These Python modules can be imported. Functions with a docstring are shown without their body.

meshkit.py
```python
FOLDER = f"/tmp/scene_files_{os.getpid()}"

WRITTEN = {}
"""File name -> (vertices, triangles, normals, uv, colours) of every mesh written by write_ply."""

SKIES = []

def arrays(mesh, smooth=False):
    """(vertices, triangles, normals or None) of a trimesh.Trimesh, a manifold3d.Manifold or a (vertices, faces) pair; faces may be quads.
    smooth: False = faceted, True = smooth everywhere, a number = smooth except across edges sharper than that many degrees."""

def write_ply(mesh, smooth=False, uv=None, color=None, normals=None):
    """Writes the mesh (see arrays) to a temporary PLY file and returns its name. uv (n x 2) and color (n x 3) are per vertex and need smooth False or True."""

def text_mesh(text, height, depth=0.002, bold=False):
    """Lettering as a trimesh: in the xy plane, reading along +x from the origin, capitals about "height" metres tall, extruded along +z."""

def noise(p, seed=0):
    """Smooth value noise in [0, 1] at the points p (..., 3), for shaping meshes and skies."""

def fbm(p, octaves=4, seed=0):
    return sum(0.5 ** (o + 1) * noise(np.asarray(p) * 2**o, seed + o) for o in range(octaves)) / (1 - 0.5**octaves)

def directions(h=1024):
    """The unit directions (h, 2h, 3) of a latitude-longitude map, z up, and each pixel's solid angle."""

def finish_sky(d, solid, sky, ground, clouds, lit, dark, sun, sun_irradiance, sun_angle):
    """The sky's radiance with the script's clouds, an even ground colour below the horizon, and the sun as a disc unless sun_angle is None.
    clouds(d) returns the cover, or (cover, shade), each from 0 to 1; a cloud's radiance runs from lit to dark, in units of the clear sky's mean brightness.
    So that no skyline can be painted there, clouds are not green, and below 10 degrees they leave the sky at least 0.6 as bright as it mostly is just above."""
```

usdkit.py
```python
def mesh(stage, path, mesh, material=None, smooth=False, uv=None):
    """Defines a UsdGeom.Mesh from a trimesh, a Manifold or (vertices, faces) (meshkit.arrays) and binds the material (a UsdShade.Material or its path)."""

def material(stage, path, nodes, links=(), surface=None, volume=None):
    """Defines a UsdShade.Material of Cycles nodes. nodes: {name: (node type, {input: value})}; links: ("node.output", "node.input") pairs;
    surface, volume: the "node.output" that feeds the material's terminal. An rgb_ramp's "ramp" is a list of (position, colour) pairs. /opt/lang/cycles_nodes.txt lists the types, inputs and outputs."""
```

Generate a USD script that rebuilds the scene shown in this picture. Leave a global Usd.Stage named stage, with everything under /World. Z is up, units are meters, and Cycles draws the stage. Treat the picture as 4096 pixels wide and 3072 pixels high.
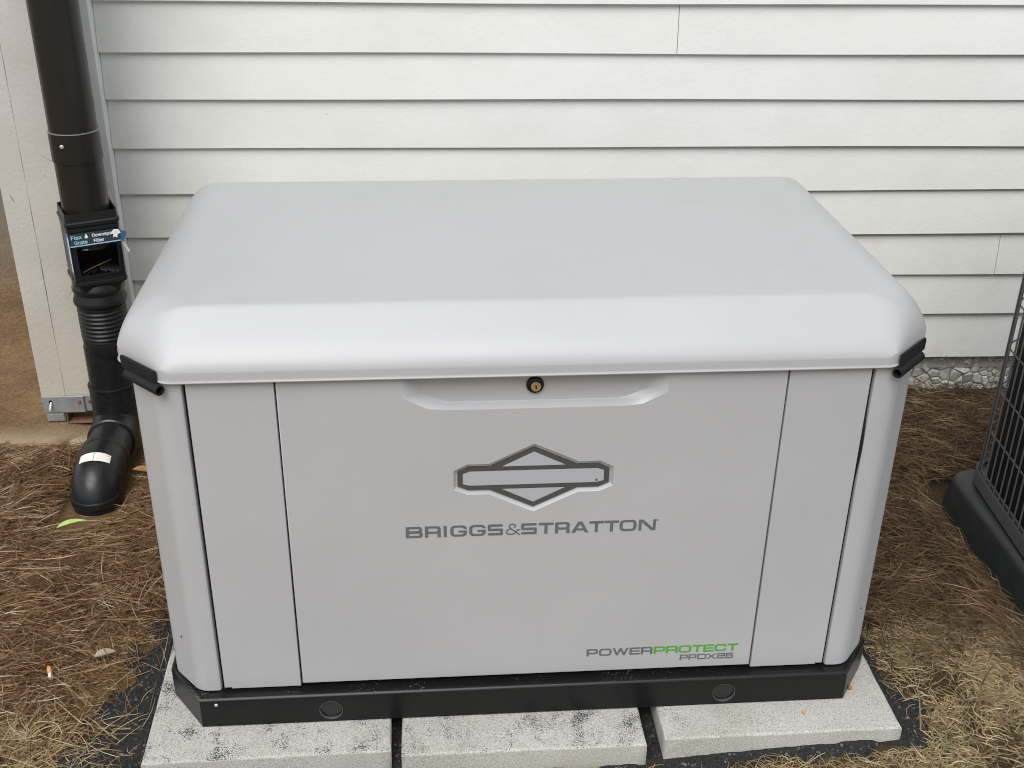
import math
import numpy as np, trimesh, shapely
from shapely import affinity
from shapely.geometry import Polygon, LineString, box as sbox, MultiPoint
from pxr import Usd, UsdGeom, UsdLux, UsdShade, Gf, Sdf, Vt
import usdkit, meshkit

stage = Usd.Stage.CreateInMemory()
UsdGeom.SetStageUpAxis(stage, UsdGeom.Tokens.z)
UsdGeom.SetStageMetersPerUnit(stage, 1.0)
UsdGeom.Xform.Define(stage, '/World')
stage.SetDefaultPrim(stage.GetPrimAtPath('/World'))
UsdGeom.Scope.Define(stage, '/World/Looks')
PI = math.pi

# ------------------------------------------------------------------ camera, sky, sun, exposure
cam = UsdGeom.Camera.Define(stage, '/World/camera')
R_ = (0.99704645, -0.07578867, 0.01242797); F_ = (0.07312134, 0.88727867, -0.45540073); U_ = (0.02348714, 0.45496443, 0.89019982)
C_ = (-0.15705504, -1.45495022, 1.36846319)
cam.AddTransformOp().Set(Gf.Matrix4d(*R_, 0, *U_, 0, *[-x for x in F_], 0, *C_, 1))
cam.CreateHorizontalApertureAttr(36.0); cam.CreateVerticalApertureAttr(27.0)
cam.CreateFocalLengthAttr(36.0 * 1.11781718); cam.CreateClippingRangeAttr(Gf.Vec2f(0.05, 500))
cam.CreateExposureAttr(0.85)

SUN_EL, SUN_AZ = math.radians(52), math.radians(200)      # azimuth from +y towards +x
sd = np.array([math.sin(SUN_AZ) * math.cos(SUN_EL), math.cos(SUN_AZ) * math.cos(SUN_EL), math.sin(SUN_EL)])
sky_mat = usdkit.material(stage, '/World/Looks/sky', {
    'sky': ('sky_texture', {'sky_type': 'single_scattering', 'sun_disc': False, 'sun_elevation': SUN_EL, 'sun_rotation': SUN_AZ}),
    'tc': ('texture_coordinate', {}),
    'n': ('noise_texture', {'scale': 2.2, 'detail': 4.0, 'roughness': 0.55}),
    'r': ('rgb_ramp', {'ramp': [(0.3, (4.8, 5.0, 5.25)), (0.7, (6.7, 6.95, 7.25))]}),
    'cx': ('separate_xyz', {}), 'el': ('map_range', {'from_min': 0.0, 'from_max': 1.0, 'to_min': 0.66, 'to_max': 1.12}),    # overcast: paler overhead than at the horizon
    'ml': ('mix_color', {'blend_type': 'multiply', 'fac': 1.0, 'use_clamp': False, 'use_clamp_result': False}), 'nz': ('geometry', {}),
    'm': ('mix_color', {'fac': 0.9, 'use_clamp': False, 'use_clamp_result': False}),
    'bg': ('background_shader', {'strength': 0.12})},
    [('tc.generated', 'n.vector'), ('n.fac', 'r.fac'), ('sky.color', 'm.a'), ('tc.generated', 'cx.vector'), ('cx.z', 'el.value'), ('r.color', 'ml.a'), ('el.result', 'ml.b'), ('ml.result', 'm.b'), ('m.result', 'bg.color')], surface='bg.background')
dome = UsdLux.DomeLight.Define(stage, '/World/sky')
UsdShade.MaterialBindingAPI.Apply(dome.GetPrim()).Bind(sky_mat)
dome.GetPrim().SetCustomDataByKey('kind', 'structure')
sun = UsdLux.DistantLight.Define(stage, '/World/sun')
sun.CreateIntensityAttr(0.4); sun.CreateAngleAttr(40.0); sun.CreateNormalizeAttr(True); sun.CreateColorAttr(Gf.Vec3f(1.0, 0.97, 0.93))
z_ = sd; x_ = np.cross([0, 0, 1.0], z_); x_ /= np.linalg.norm(x_); y_ = np.cross(z_, x_)
sun.AddTransformOp().Set(Gf.Matrix4d(*x_, 0, *y_, 0, *z_, 0, 0, 0, 20, 1))

# ------------------------------------------------------------------ helpers
_count = {}
def unique(parent, name):
    k = (parent, name); n = _count.get(k, 0); _count[k] = n + 1
    return f'{parent}/{name}' if n == 0 else f'{parent}/{name}_{n:03d}'

def tag(prim, label=None, cat=None, group=None, kind=None):
    for k, v in (('label', label), ('category', cat), ('group', group), ('kind', kind)):
        if v: prim.SetCustomDataByKey(k, v)
    return prim

def thing(name, label, cat, loc=(0, 0, 0), group=None, rotz=0):
    x = UsdGeom.Xform.Define(stage, unique('/World', name)); x.AddTranslateOp().Set(Gf.Vec3d(*map(float, loc)))
    if rotz: x.AddRotateZOp().Set(float(rotz))
    return tag(x.GetPrim(), label, cat, group)

def put(name, mesh, mat, parent=None, smooth=False, label=None, cat=None, group=None, kind=None, loc=None, tone=None):
    """One Mesh prim under parent, or under /World. Points are taken as given in the parent's frame (minus loc)."""
    base = '/World' if parent is None else str(parent.GetPath())
    if isinstance(mesh, list): mesh = trimesh.util.concatenate([as_tm(m) for m in mesh])
    m = usdkit.mesh(stage, unique(base, name), mesh, M[mat], smooth)
    if tone is not None: UsdGeom.PrimvarsAPI(m).CreatePrimvar('tone', Sdf.ValueTypeNames.FloatArray, 'vertex').Set(Vt.FloatArray.FromNumpy(np.asarray(tone, np.float32)))
    if loc is not None: m.AddTranslateOp().Set(Gf.Vec3d(*map(float, loc)))
    return tag(m.GetPrim(), label, cat, group, kind)

def as_tm(m):
    if isinstance(m, trimesh.Trimesh): return m
    v, f, _ = meshkit.arrays(m); return trimesh.Trimesh(v, f, process=False)

def bx(lo, hi, r=0.0):
    lo, hi = np.asarray(lo, float), np.asarray(hi, float)
    if r <= 0:
        b = trimesh.creation.box(hi - lo); b.apply_translation((lo + hi) / 2); return b
    r = min(r, 0.45 * (hi - lo).min()); pts = []
    for sx in (0, 1):
        for sy in (0, 1):
            for sz in (0, 1):
                c = np.where([sx, sy, sz], hi - r, lo + r); s = np.where([sx, sy, sz], 1, -1)
                for a in range(3):
                    d = np.zeros(3); d[a] = s[a] * r; pts.append(c + d)
                pts.append(c + s * r * 0.577)
    return trimesh.Trimesh(np.array(pts), process=False).convex_hull

def loft(rings, cap0=True, cap1=True, closed=True):
    rings = [np.asarray(r, float) for r in rings]; n = len(rings[0]); v = np.vstack(rings); f = []
    m = n if closed else n - 1
    i = np.arange(m); j = (i + 1) % n
    for k in range(len(rings) - 1):
        a, b = k * n, (k + 1) * n
        f.append(np.stack([a + i, a + j, b + j], 1)); f.append(np.stack([a + i, b + j, b + i], 1))
    f = np.vstack(f)
    if cap0:
        c = len(v); v = np.vstack([v, rings[0].mean(0)]); f = np.vstack([f, np.stack([np.full(n, c), (np.arange(n) + 1) % n, np.arange(n)], 1)])
    if cap1:
        c = len(v); v = np.vstack([v, rings[-1].mean(0)]); k = (len(rings) - 1) * n
        f = np.vstack([f, np.stack([np.full(n, c), k + np.arange(n), k + (np.arange(n) + 1) % n], 1)])
    return trimesh.Trimesh(v, f, process=False)

def tube(path, r, n=20, cap=True):
    """Tube along path (k,3) with radius r (scalar or per point)."""
    p = np.asarray(path, float); r = np.broadcast_to(r, len(p)).astype(float)
    t = np.gradient(p, axis=0); t /= np.linalg.norm(t, axis=1, keepdims=True)
    ref = np.array([1.0, 0, 0]) if abs(t[0][0]) < 0.9 else np.array([0, 1.0, 0])
    rings = []; a = np.arange(n) / n * 2 * PI
    u = np.cross(t[0], ref); u /= np.linalg.norm(u)
    for k in range(len(p)):
        u = u - t[k] * (u @ t[k]); u /= np.linalg.norm(u); w = np.cross(t[k], u)
        rings.append(p[k] + r[k] * (np.cos(a)[:, None] * u + np.sin(a)[:, None] * w))
    return loft(rings, cap, cap)

def lathe(prof, n=32, cap=True):
    """prof [(r,z)] bottom to top round the z axis."""
    a = np.arange(n) / n * 2 * PI
    return loft([np.stack([r * np.cos(a), r * np.sin(a), np.full(n, z)], 1) for r, z in prof], cap, cap)

def moved(m, T=(0, 0, 0), rz=0, rx=0, ry=0):
    m = as_tm(m).copy()
    from trimesh.transformations import rotation_matrix as rm
    for ang, ax in ((rx, (1, 0, 0)), (ry, (0, 1, 0)), (rz, (0, 0, 1))):
        if ang: m.apply_transform(rm(ang, ax))
    m.apply_translation(T); return m

def tri2d(poly):
    v, f = trimesh.creation.triangulate_polygon(poly, engine='earcut'); return np.asarray(v), np.asarray(f)

def facing(poly, y):
    """A flat sheet in the xz plane at depth y, facing -y."""
    out = []
    for g in getattr(poly, 'geoms', [poly]):
        v, f = tri2d(g); V = np.stack([v[:, 0], np.full(len(v), y), v[:, 1]], 1)
        n = np.cross(V[f[:, 1]] - V[f[:, 0]], V[f[:, 2]] - V[f[:, 0]])
        f = np.where((n[:, 1] > 0)[:, None], f[:, ::-1], f); out.append(trimesh.Trimesh(V, f, process=False))
    return trimesh.util.concatenate(out)

def plate(poly, y, depth):
    """A plate in the xz plane, front face at y facing -y, thickness depth."""
    out = []
    for g in getattr(poly, 'geoms', [poly]):
        e = trimesh.creation.extrude_polygon(g, depth, engine='earcut')
        v = np.array(e.vertices); e.vertices = np.stack([v[:, 0], y + depth - v[:, 2], v[:, 1]], 1)
        out.append(e)
    m = trimesh.util.concatenate(out); m.fix_normals(); return m

def merge(m):
    m = trimesh.util.concatenate([as_tm(k) for k in m]) if isinstance(m, list) else as_tm(m)
    m.merge_vertices(digits_vertex=6); return m

# ------------------------------------------------------------------ materials
M = {}
def mat(name, nodes, links, surface='p.BSDF'):
    M[name] = usdkit.material(stage, '/World/Looks/' + name, nodes, links, surface=surface)

def simple(name, color, rough=0.5, metal=0.0, spec=0.5, bump=None, var=0.0, vscale=6.0, **kw):
    nodes = {'g': ('geometry', {}), 'p': ('principled_bsdf', {'base_color': color, 'roughness': rough, 'metallic': metal, 'specular_ior_level': spec, **kw})}
    links = []
    if var:
        nodes['n'] = ('noise_texture', {'scale': vscale, 'detail': 5.0, 'roughness': 0.6})
        lo = [c * (1 - var) for c in color]; hi = [min(1, c * (1 + var)) for c in color]
        nodes['r'] = ('rgb_ramp', {'ramp': [(0.3, lo), (0.7, hi)]})
        links += [('g.position', 'n.vector'), ('n.fac', 'r.fac'), ('r.color', 'p.base_color')]
    if bump:
        nodes['bn'] = ('noise_texture', {'scale': bump[0], 'detail': 3.0}); nodes['b'] = ('bump', {'strength': bump[1], 'distance': bump[2]})
        links += [('g.position', 'bn.vector'), ('bn.fac', 'b.height'), ('b.normal', 'p.normal')]
    mat(name, nodes, links)

# pale grey powder coat with dust and a few specks
def paint(name, color, rough, speck=0.93):
    mat(name, {
        'g': ('geometry', {}),
        'n': ('noise_texture', {'scale': 3.0, 'detail': 6.0, 'roughness': 0.6}),
        'r': ('rgb_ramp', {'ramp': [(0.3, [c * 0.965 for c in color]), (0.7, [c * 1.025 for c in color])]}),
        'v': ('voronoi_texture', {'scale': 16.0}),
        'sc': ('separate_color', {}), 'gt': ('math', {'math_type': 'greater_than', 'value2': speck}),
        'vn': ('noise_texture', {'scale': 160.0, 'detail': 1.0}), 'va': ('math', {'math_type': 'multiply_add', 'value2': 0.05, 'value3': -0.02}),
        'vs': ('math', {'math_type': 'add'}),
        'lt': ('math', {'math_type': 'less_than', 'value2': 0.026}), 'mu': ('math', {'math_type': 'multiply'}),
        'mx': ('mix_color', {'b': (0.16, 0.14, 0.12)}),
        'bn': ('noise_texture', {'scale': 900.0, 'detail': 2.0}), 'b': ('bump', {'strength': 0.06, 'distance': 0.001}),
        'rr': ('map_range', {'from_min': 0.3, 'from_max': 0.7, 'to_min': rough - 0.05, 'to_max': rough + 0.07}),
        'p': ('principled_bsdf', {'specular_ior_level': 0.5})},
        [('g.position', 'n.vector'), ('g.position', 'v.vector'), ('g.position', 'bn.vector'), ('g.position', 'vn.vector'), ('n.fac', 'r.fac'), ('n.fac', 'rr.value'), ('rr.result', 'p.roughness'),
         ('v.color', 'sc.color'), ('sc.r', 'gt.value1'), ('vn.fac', 'va.value1'), ('v.distance', 'vs.value1'), ('va.value', 'vs.value2'), ('vs.value', 'lt.value1'), ('gt.value', 'mu.value1'), ('lt.value', 'mu.value2'),
         ('mu.value', 'mx.fac'), ('r.color', 'mx.a'), ('mx.result', 'p.base_color'), ('bn.fac', 'b.height'), ('b.normal', 'p.normal')])
paint('generator_paint', (0.352, 0.354, 0.361), 0.38, 0.985)

# painted fibre-cement siding: pebbled relief, specks, yellowish grime low down the wall
mat('siding', {
    'g': ('geometry', {}), 'oi': ('object_info', {}),
    'map': ('mapping', {'scale': (1.0, 1.0, 1.6)}),
    'n': ('noise_texture', {'scale': 5.0, 'detail': 7.0, 'roughness': 0.62}),
    'r': ('rgb_ramp', {'ramp': [(0.28, (0.615, 0.618, 0.582)), (0.55, (0.652, 0.655, 0.62)), (0.75, (0.676, 0.678, 0.645))]}),
    'sx': ('separate_xyz', {}), 'low': ('map_range', {'from_min': 0.6, 'from_max': 0.02, 'to_min': 0.0, 'to_max': 1.0, 'clamp': True}),
    'n2': ('noise_texture', {'scale': 9.0, 'detail': 6.0, 'roughness': 0.7}), 'r2': ('rgb_ramp', {'ramp': [(0.5, (0, 0, 0)), (0.72, (0.55, 0.55, 0.55))]}),
    'gm': ('math', {'math_type': 'multiply'}), 'mx2': ('mix_color', {'b': (0.50, 0.47, 0.36)}),
    'v': ('voronoi_texture', {'scale': 22.0}), 'sc': ('separate_color', {}), 'gt': ('math', {'math_type': 'greater_than', 'value2': 0.9}),
    'vn': ('noise_texture', {'scale': 190.0, 'detail': 1.0}), 'va': ('math', {'math_type': 'multiply_add', 'value2': 0.09, 'value3': -0.03}), 'vs': ('math', {'math_type': 'add'}),
    'lt': ('math', {'math_type': 'less_than', 'value2': 0.04}), 'mu': ('math', {'math_type': 'multiply'}), 'mx': ('mix_color', {'b': (0.3, 0.28, 0.24)}),
    'bn': ('noise_texture', {'scale': 95.0, 'detail': 5.0, 'roughness': 0.55}), 'b': ('bump', {'strength': 0.16, 'distance': 0.004}),
    'p': ('principled_bsdf', {'roughness': 0.55, 'specular_ior_level': 0.35})},
    [('g.position', 'map.vector'), ('map.vector', 'n.vector'), ('n.fac', 'r.fac'), ('g.position', 'sx.vector'), ('sx.z', 'low.value'), ('g.position', 'n2.vector'), ('n2.fac', 'r2.fac'),
     ('r2.color', 'gm.value1'), ('low.result', 'gm.value2'), ('gm.value', 'mx2.fac'), ('r.color', 'mx2.a'), ('g.position', 'v.vector'), ('v.color', 'sc.color'), ('sc.g', 'gt.value1'),
     ('g.position', 'vn.vector'), ('vn.fac', 'va.value1'), ('v.distance', 'vs.value1'), ('va.value', 'vs.value2'), ('vs.value', 'lt.value1'), ('gt.value', 'mu.value1'), ('lt.value', 'mu.value2'),
     ('mu.value', 'mx.fac'), ('mx2.result', 'mx.a'), ('mx.result', 'p.base_color'), ('g.position', 'bn.vector'), ('bn.fac', 'b.height'), ('b.normal', 'p.normal')])

# painted post: white paint over wood, hairline checks along the grain, dirty low down
mat('post_paint', {
    'g': ('geometry', {}), 'm1': ('mapping', {'scale': (150.0, 150.0, 3.2)}),
    'n': ('noise_texture', {'scale': 1.0, 'detail': 3.0, 'roughness': 0.5}), 'r': ('rgb_ramp', {'ramp': [(0.715, (0, 0, 0)), (0.76, (0.6, 0.6, 0.6))]}),
    'n2': ('noise_texture', {'scale': 6.0, 'detail': 6.0}), 'r2': ('rgb_ramp', {'ramp': [(0.3, (0.40, 0.385, 0.355)), (0.7, (0.48, 0.468, 0.445))]}),
    'n3': ('noise_texture', {'scale': 70.0, 'detail': 4.0}), 'r3': ('rgb_ramp', {'ramp': [(0.66, (0, 0, 0)), (0.75, (0.35, 0.35, 0.35))]}),
    'sx': ('separate_xyz', {}), 'low': ('map_range', {'from_min': 0.75, 'from_max': 0.0, 'to_min': 0.0, 'to_max': 0.75, 'clamp': True}),
    'mxl': ('mix_color', {'b': (0.42, 0.375, 0.29)}), 'mx': ('mix_color', {'b': (0.12, 0.095, 0.07)}), 'mx3': ('mix_color', {'b': (0.33, 0.3, 0.25)}),
    'bn': ('noise_texture', {'scale': 120.0, 'detail': 4.0}), 'b': ('bump', {'strength': 0.25, 'distance': 0.003}),
    'p': ('principled_bsdf', {'roughness': 0.6, 'specular_ior_level': 0.3})},
    [('g.position', 'm1.vector'), ('m1.vector', 'n.vector'), ('n.fac', 'r.fac'), ('g.position', 'n2.vector'), ('n2.fac', 'r2.fac'), ('g.position', 'n3.vector'), ('n3.fac', 'r3.fac'),
     ('g.position', 'sx.vector'), ('sx.z', 'low.value'), ('low.result', 'mxl.fac'), ('r2.color', 'mxl.a'), ('r3.color', 'mx3.fac'), ('mxl.result', 'mx3.a'), ('r.color', 'mx.fac'), ('mx3.result', 'mx.a'), ('mx.result', 'p.base_color'),
     ('g.position', 'bn.vector'), ('bn.fac', 'b.height'), ('b.normal', 'p.normal')])

# cast concrete pavers with black grit lying on them
mat('paver_concrete', {
    'g': ('geometry', {}),
    'n': ('noise_texture', {'scale': 420.0, 'detail': 4.0, 'roughness': 0.75}), 'r': ('rgb_ramp', {'ramp': [(0.30, (0.22, 0.215, 0.195)), (0.5, (0.42, 0.41, 0.378)), (0.68, (0.59, 0.575, 0.53))]}),
    'n4': ('noise_texture', {'scale': 7.0, 'detail': 5.0}), 'r4': ('rgb_ramp', {'ramp': [(0.3, (0.82, 0.81, 0.78)), (0.7, (1.0, 1.0, 1.0))]}), 'mm': ('mix_color', {'blend_type': 'multiply', 'fac': 1.0}),
    'c': ('noise_texture', {'scale': 17.0, 'detail': 5.0, 'roughness': 0.62}), 'cr': ('map_range', {'from_min': 0.44, 'from_max': 0.74, 'to_min': 0.0, 'to_max': 0.27, 'clamp': True}), 'px': ('separate_xyz', {}), 'pm': ('map_range', {'from_min': 0.20, 'from_max': 0.34, 'to_min': 1.0, 'to_max': 0.35, 'clamp': True}), 'cm': ('math', {'math_type': 'multiply'}),
    'gr': ('noise_texture', {'scale': 520.0, 'detail': 2.0, 'roughness': 0.6}), 'ga': ('math', {'math_type': 'add'}), 'gt': ('rgb_ramp', {'ramp': [(0.66, (0, 0, 0)), (0.70, (1, 1, 1))]}),
    'geo_n': ('separate_xyz', {}), 'up': ('math', {'math_type': 'greater_than', 'value2': 0.5}), 'um': ('math', {'math_type': 'multiply'}),
    'mx': ('mix_color', {'b': (0.045, 0.047, 0.05)}),
    'bn': ('noise_texture', {'scale': 380.0, 'detail': 4.0, 'roughness': 0.7}), 'b': ('bump', {'strength': 0.6, 'distance': 0.0025}),
    'p': ('principled_bsdf', {'roughness': 0.9, 'specular_ior_level': 0.2})},
    [('g.position', 'n.vector'), ('n.fac', 'r.fac'), ('g.position', 'n4.vector'), ('n4.fac', 'r4.fac'), ('r.color', 'mm.a'), ('r4.color', 'mm.b'),
     ('g.position', 'c.vector'), ('c.fac', 'cr.value'), ('g.position', 'gr.vector'), ('gr.fac', 'ga.value1'), ('g.position', 'px.vector'), ('px.x', 'pm.value'), ('cr.result', 'cm.value1'), ('pm.result', 'cm.value2'), ('cm.value', 'ga.value2'), ('ga.value', 'gt.fac'),
     ('g.normal', 'geo_n.vector'), ('geo_n.z', 'up.value1'), ('gt.color', 'um.value1'), ('up.value', 'um.value2'), ('um.value', 'mx.fac'), ('mm.result', 'mx.a'), ('mx.result', 'p.base_color'),
     ('g.position', 'bn.vector'), ('bn.fac', 'b.height'), ('b.normal', 'p.normal')])

# soil: ochre sandy dirt with litter tones; right of the machine darker and under straw
mat('soil', {
    'g': ('geometry', {}),
    'n': ('noise_texture', {'scale': 9.0, 'detail': 8.0, 'roughness': 0.7}), 'r': ('rgb_ramp', {'ramp': [(0.3, (0.10, 0.062, 0.032)), (0.5, (0.21, 0.135, 0.066)), (0.72, (0.32, 0.22, 0.115))]}),
    'n2': ('noise_texture', {'scale': 260.0, 'detail': 4.0, 'roughness': 0.7}), 'r2': ('rgb_ramp', {'ramp': [(0.3, (0.45, 0.45, 0.45)), (0.7, (1.35, 1.3, 1.2))]}), 'mm': ('mix_color', {'blend_type': 'multiply', 'fac': 1.0, 'use_clamp': False, 'use_clamp_result': False}),
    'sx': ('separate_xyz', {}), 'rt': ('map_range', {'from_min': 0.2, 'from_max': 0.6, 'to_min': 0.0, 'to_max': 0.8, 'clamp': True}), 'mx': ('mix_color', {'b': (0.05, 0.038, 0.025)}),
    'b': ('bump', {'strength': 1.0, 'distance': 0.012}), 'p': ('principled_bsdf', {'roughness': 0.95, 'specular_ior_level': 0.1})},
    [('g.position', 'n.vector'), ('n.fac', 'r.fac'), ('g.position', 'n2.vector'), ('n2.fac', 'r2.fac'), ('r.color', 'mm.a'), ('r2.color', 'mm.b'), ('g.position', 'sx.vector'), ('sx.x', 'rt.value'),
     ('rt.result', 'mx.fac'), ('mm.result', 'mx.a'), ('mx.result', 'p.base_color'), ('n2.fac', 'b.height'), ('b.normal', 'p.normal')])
mat('black_grit', {
    'g': ('geometry', {}), 'n': ('noise_texture', {'scale': 420.0, 'detail': 4.0, 'roughness': 0.7}), 'r': ('rgb_ramp', {'ramp': [(0.35, (0.007, 0.007, 0.007)), (0.6, (0.032, 0.032, 0.032)), (0.75, (0.13, 0.128, 0.122))]}),
    'b': ('bump', {'strength': 1.0, 'distance': 0.004}), 'p': ('principled_bsdf', {'roughness': 0.85, 'specular_ior_level': 0.3})},
    [('g.position', 'n.vector'), ('n.fac', 'r.fac'), ('r.color', 'p.base_color'), ('n.fac', 'b.height'), ('b.normal', 'p.normal')])
def islands(name, stops, rough=0.7, spec=0.25, trans=0.0):
    mat(name, {'g': ('attribute', {'attribute': 'tone'}), 'r': ('rgb_ramp', {'ramp': stops, 'interpolate': True}), 'p': ('principled_bsdf', {'roughness': rough, 'specular_ior_level': spec})},
        [('g.fac', 'r.fac'), ('r.color', 'p.base_color')])
islands('grit_grains', [(0, (0.008, 0.008, 0.008)), (0.7, (0.036, 0.036, 0.036)), (1, (0.12, 0.118, 0.112))], 0.7)
islands('straw_red', [(0, (0.075, 0.038, 0.018)), (0.25, (0.155, 0.075, 0.034)), (0.5, (0.225, 0.122, 0.060)), (0.74, (0.28, 0.18, 0.098)), (0.90, (0.36, 0.275, 0.175)), (1, (0.47, 0.385, 0.27))])
islands('straw_brown', [(0, (0.055, 0.032, 0.018)), (0.35, (0.115, 0.070, 0.038)), (0.65, (0.17, 0.108, 0.06)), (0.9, (0.23, 0.155, 0.09)), (1, (0.33, 0.24, 0.15))])
islands('dry_grass', [(0, (0.13, 0.095, 0.05)), (0.3, (0.28, 0.21, 0.11)), (0.6, (0.44, 0.335, 0.19)), (0.88, (0.62, 0.50, 0.31)), (0.93, (0.21, 0.20, 0.085)), (1, (0.17, 0.21, 0.07))])
islands('pale_grass', [(0, (0.22, 0.15, 0.07)), (0.4, (0.38, 0.28, 0.14)), (1, (0.60, 0.49, 0.30))])

simple('black_steel', (0.012, 0.012, 0.0125), 0.34, spec=0.5, bump=(700, 0.06, 0.001), var=0.25, vscale=30)
mat('black_steel_dusty', {
    'g': ('geometry', {}), 'nz': ('separate_xyz', {}), 'up': ('map_range', {'from_min': 0.7, 'from_max': 0.95, 'to_min': 0.0, 'to_max': 1.0, 'clamp': True}),
    'n': ('noise_texture', {'scale': 330.0, 'detail': 2.0}), 'n1': ('noise_texture', {'scale': 14.0, 'detail': 3.0}), 'ad': ('math', {'math_type': 'multiply_add', 'value2': 0.35, 'value3': -0.17}), 'a2': ('math', {'math_type': 'add'}),
    'r': ('rgb_ramp', {'ramp': [(0.70, (0, 0, 0)), (0.76, (1, 1, 1))]}),
    'mu': ('math', {'math_type': 'multiply'}), 'mx': ('mix_color', {'a': (0.006, 0.006, 0.0062), 'b': (0.30, 0.28, 0.25)}),
    'bn': ('noise_texture', {'scale': 700.0, 'detail': 2.0}), 'b': ('bump', {'strength': 0.06, 'distance': 0.001}),
    'p': ('principled_bsdf', {'roughness': 0.33, 'specular_ior_level': 0.28})},
    [('g.normal', 'nz.vector'), ('nz.z', 'up.value'), ('g.position', 'n.vector'), ('g.position', 'n1.vector'), ('n1.fac', 'ad.value1'), ('n.fac', 'a2.value1'), ('ad.value', 'a2.value2'), ('a2.value', 'r.fac'),
     ('r.color', 'mu.value1'), ('up.result', 'mu.value2'), ('mu.value', 'mx.fac'), ('mx.result', 'p.base_color'), ('g.position', 'bn.vector'), ('bn.fac', 'b.height'), ('b.normal', 'p.normal')])
simple('dark_inside', (0.008, 0.008, 0.008), 0.8, spec=0.1)
simple('raw_edge', (0.33, 0.33, 0.33), 0.45, metal=0.6)
simple('rubber', (0.010, 0.0105, 0.011), 0.6, spec=0.22, bump=(300, 0.15, 0.002))
simple('brass', (0.55, 0.45, 0.27), 0.33, metal=0.85, bump=(500, 0.1, 0.001))
simple('black_plastic', (0.009, 0.0095, 0.010), 0.36, spec=0.28, bump=(260, 0.06, 0.002), var=0.2, vscale=25)
mat('black_pipe_plastic', {
    'g': ('geometry', {}), 'n': ('noise_texture', {'scale': 70.0, 'detail': 6.0, 'roughness': 0.75}), 'r': ('rgb_ramp', {'ramp': [(0.62, (0.007, 0.0075, 0.0082)), (0.70, (0.035, 0.035, 0.034)), (0.80, (0.13, 0.12, 0.10))]}),
    'rr': ('map_range', {'from_min': 0.3, 'from_max': 0.75, 'to_min': 0.20, 'to_max': 0.5}), 'p': ('principled_bsdf', {'specular_ior_level': 0.38})},
    [('g.position', 'n.vector'), ('n.fac', 'r.fac'), ('r.color', 'p.base_color'), ('n.fac', 'rr.value'), ('rr.result', 'p.roughness')])
simple('brown_aluminium', (0.0105, 0.0095, 0.0082), 0.30, spec=0.34, bump=(140, 0.05, 0.002), var=0.12, vscale=20)
simple('zinc_screw', (0.55, 0.55, 0.56), 0.35, metal=0.9)
simple('decal_dark', (0.055, 0.055, 0.053), 0.45, spec=0.4)
simple('decal_grey', (0.10, 0.108, 0.112), 0.45, spec=0.4)
simple('decal_silver', (0.33, 0.335, 0.355), 0.40, spec=0.5)
simple('decal_green', (0.075, 0.27, 0.03), 0.45, spec=0.4)
simple('label_navy', (0.020, 0.038, 0.048), 0.45)
simple('label_blue', (0.035, 0.14, 0.27), 0.45)
simple('label_light_blue', (0.32, 0.52, 0.66), 0.5)
simple('label_white', (0.72, 0.74, 0.76), 0.55)
simple('sticker_white', (0.70, 0.67, 0.60), 0.6, var=0.12, vscale=60, bump=(200, 0.3, 0.002))
simple('white_pvc', (0.66, 0.63, 0.58), 0.45, var=0.12, vscale=40)
simple('galvanised', (0.23, 0.235, 0.235), 0.55, metal=0.25, bump=(120, 0.12, 0.002), var=0.15, vscale=40)
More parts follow.
